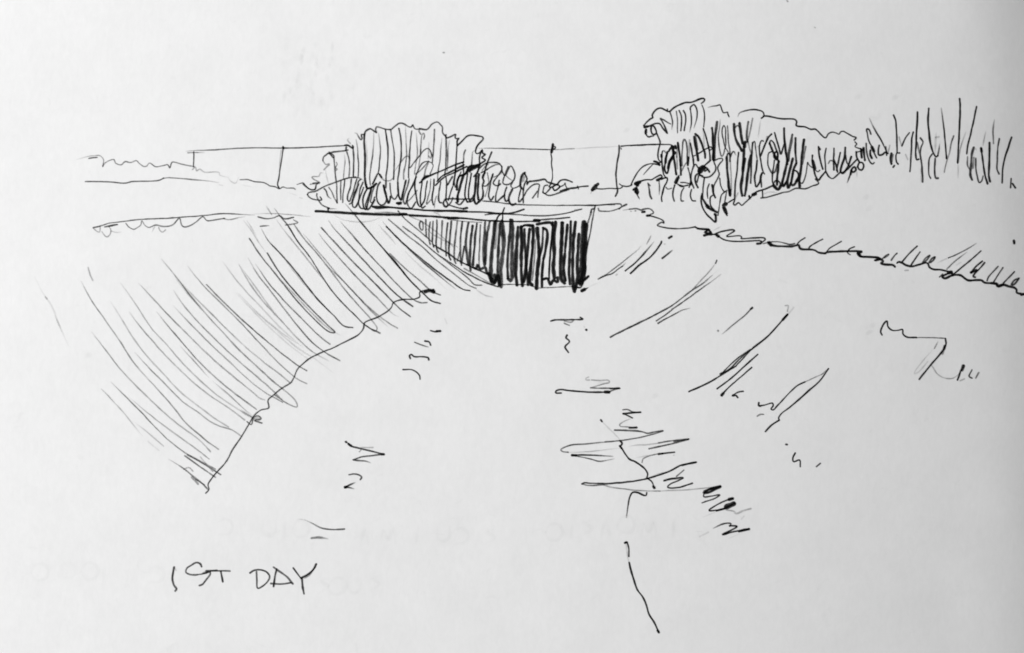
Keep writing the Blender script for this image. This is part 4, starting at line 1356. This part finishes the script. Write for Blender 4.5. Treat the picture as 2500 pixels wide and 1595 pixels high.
# what each drawn motif is: name, label, category, group
MOTIFS = {
 "treeline": ("drawn_treeline", "pale wavy pen line of distant treetops, leftmost in the drawing above the field line", "treeline", None),
 "fieldline": ("drawn_field_line", "thin nearly level ground line on the far left below the wavy treetops, broken at its right end", "ground line", None),
 "wall": ("drawn_wall", "long low wall outlined in thin pen behind the bushes, with four upright joints", "wall", None),
 "ledge": ("drawn_ledge", "scalloped overhanging edge on top of the hatched left bank, drawn in grey pen", "ledge", None),
 "bush": ("drawn_bush", "rounded bush with tall vertical pen hatching standing over the left end of the bridge", "bush", "hatched bushes behind the bridge and bank"),
 "shrub": ("drawn_shrub", "loose looping scribble of low shrubs between the rounded bush and the dark blots", "shrub", None),
 "bridge": ("drawn_bridge", "flat bridge slab of long double pen lines above the dark opening", "bridge", None),
 "culvert": ("drawn_culvert", "dark culvert opening filled with thick black vertical bars under the bridge slab", "culvert", None),
 "leftbank": ("drawn_left_bank", "sloping left bank shaded with long grey diagonal pen strokes down to a wavy foot line", "bank", "banks on either side of the path"),
 "tree": ("drawn_tree", "tree with a lobed beak-like crown outline and heavy black hatching, right of the wall", "tree", None),
 "stem": ("drawn_stem", "pointed drooping stem with looping outline hanging below the lobed tree", "plant", None),
 "lowbush": ("drawn_low_bush", "small arched bush with black blots and short comb stems left of the lobed tree", "bush", None),
 "hedge": ("drawn_hedge", "broad hedge with a sloping bumpy top line and dense zigzag hatching, left of the reeds", "hedge", "hatched bushes behind the bridge and bank"),
 "reeds": ("drawn_reeds", "clump of tall thin upright reeds at the right end of the hedge", "reeds", None),
 "ridge": ("drawn_ridge", "jagged black crest line with slanting grass blades running down to the right edge", "bank crest", None),
 "rightbank": ("drawn_right_bank", "sparse slanting pen hatches on the plain right bank beside the dark opening", "bank", "banks on either side of the path"),
 "tuft": ("drawn_tuft", "sheaf of long straight slanting pen strokes in the middle of the right bank", "grass tuft", None),
 "leaf": ("drawn_leaf", "pointed leaf-shaped pen outline with a hooked tail, below the slanting sheaf", "leaf", None),
 "dotsright": ("drawn_pebbles", "tiny hooked mark between two pen specks, lowest on the right bank", "pebbles", None),
 "rock": ("drawn_rock", "angular rock outline with a faint shaded side, nearest the right edge below the crest", "rock", None),
 "rightmark": ("drawn_path_rut", "long level pen line with a pale zigzag above it, in the middle of the path", "path mark", "pen marks along the right of the path"),
 "stroketop": ("drawn_path_rut", "short double level dash just below the dark opening", "path mark", "pen marks along the right of the path"),
 "squiggle": ("drawn_path_rut", "small upright wavy squiggle below the short double dash", "path mark", "pen marks along the right of the path"),
 "puddle": ("drawn_puddle", "stack of long flat loops like a puddle crossed by the upper crack", "puddle", None),
 "crack": ("drawn_crack", "crooked black crack running down through the flat puddle loops", "crack", "cracks in the path"),
 "longcrack": ("drawn_crack", "long lone wavy crack at the bottom of the page below the blade-shaped ripple", "crack", "cracks in the path"),
 "slash": ("drawn_ripple", "long blade-shaped sweep of two pen lines meeting in a point under the puddle loops", "ripple", None),
 "zigzag": ("drawn_gravel_edge", "row of black zigzag scribbles stepping down right from the blade-shaped ripple", "scribble", None),
 "dash1": ("drawn_path_dash", "topmost dark dash with a blunt right end on the left of the path", "dash", "pen dashes along the left of the path"),
 "dash2": ("drawn_path_dash", "pair of small slanting ticks below the blunt dark dash", "dash", "pen dashes along the left of the path"),
 "dash3": ("drawn_path_dash", "level dash with a hooked left end below the pair of ticks", "dash", "pen dashes along the left of the path"),
 "dash4": ("drawn_path_dash", "downward curving dash, lowest of the close row on the left of the path", "dash", "pen dashes along the left of the path"),
 "dash5": ("drawn_path_dash", "very faint tiny tick above the blunt dark dash", "dash", "pen dashes along the left of the path"),
 "leftzig": ("drawn_path_zigzag", "sharp zigzag like a letter Z with a round dot at its upper left", "path mark", None),
 "leftcurl": ("drawn_path_curl", "small hooked curl over a tick, like a figure 2, under the sharp zigzag", "path mark", None),
 "swoosh": ("drawn_path_swoosh", "pale sagging pen swoosh over a short dash, just above the handwriting", "path mark", None),
 "hand": ("handwriting", "handwritten note reading 1ST DAY in grey capitals at the lower left", "handwriting", None),
 "dot1": ("ink_dot", "tiny grey ink speck high above the rounded bush", "dot", "stray ink specks"),
 "dot2": ("ink_dot", "tiny ink speck cut by the top edge of the picture", "dot", "stray ink specks"),
 "dot3": ("ink_dot", "tiny grey ink speck high above the hedge, right of the cut one", "dot", "stray ink specks"),
 "dot4": ("ink_dot", "bold black ink dot near the right edge between the reeds and the crest", "dot", "stray ink specks"),
}
LETTERS = {"letter_one": "digit 1", "letter_s": "letter S", "letter_t": "letter T", "letter_d": "letter D",
           "letter_a": "letter A", "letter_y": "letter Y"}

# the left half of the drawing was made with a lighter, softer touch of the pen
SOFT = {"leftbank": 1.38, "ledge": 1.4, "treeline": 1.3, "fieldline": 1.4, "wall": 1.5, "bush": 1.7, "hand": 1.6}
FAT = {"culvert": 1.14, "leftbank": 1.16, "hand": 1.15}

motif = {}
for line in STROKES.strip().splitlines():
    if line[0] == '@':
        q = line[1:].split()
        key, part, crop = q[0] + (q[3] if len(q) > 3 else ""), q[1], q[2]
        continue
    head, *nums = line.split()[:3], *line.split()[3:]
    P = np.array([float(n) for n in nums]).reshape(-1, 2)
    ox, oy, sc = CROPS[crop]
    P = P / sc + (ox, oy)
    motif.setdefault(key, []).append((part, (P, float(head[0]), float(head[1]), head[2])))

for key, strokes in motif.items():
    name, label, cat, group = MOTIFS[key]
    if len(strokes) == 1:
        tag(ink_object(name, [strokes[0][1]], None, SOFT.get(key, 1.9), FAT.get(key, 1.0)), label, cat, group)
        continue
    allp = np.vstack([st[0] for _, st in strokes])
    c = allp.mean(0)[None]
    root = bpy.data.objects.new(name, None)
    root.location = on_page(c[:, 0], c[:, 1], 0)[0]
    root.empty_display_size = 0.005
    COL.objects.link(root)
    tag(root, label, cat, group)
    if key == "hand":
        for part in LETTERS:
            o = ink_object("letter", [st for p, st in strokes if p == part], root)
            o["label"] = LETTERS[part]
    else:
        for part, st in strokes:
            ink_object(part, [st], root, SOFT.get(key, 1.9), FAT.get(key, 1.0))

# faint writing on the back of the leaf showing through the paper
ghost = []
for x, y, sh in SHOW:
    for g in sh:
        ghost.append((np.array(g, float) + (x, y), 10.0, 0.15, 'io'))
for k in range(70):                                    # and the mottled ghost of a darker patch near the head of the page
    x, y = 690 + 190 * rng.beta(1.3, 2.2), 100 + 170 * rng.random()
    ghost.append((np.array([(x, y), (x + rng.normal(0, 3), y + rng.uniform(5, 26))]), rng.uniform(8, 15), 0.125, 'io'))
for x, y in ((1530, 318), (2096, 236), (2186, 238), (2114, 482), (2122, 510), (1600, 966), (2130, 795), (2122, 812),
             (1468, 934), (216, 868)):
    ghost.append((np.array([(x - 5, y + 3), (x + 5, y - 3)]), 13, 0.22, 'io'))
o = ink_object("show_through_writing", ghost, book)
o["kind"] = "stuff"                                      # faint blurred marks, too weak to pick apart singly
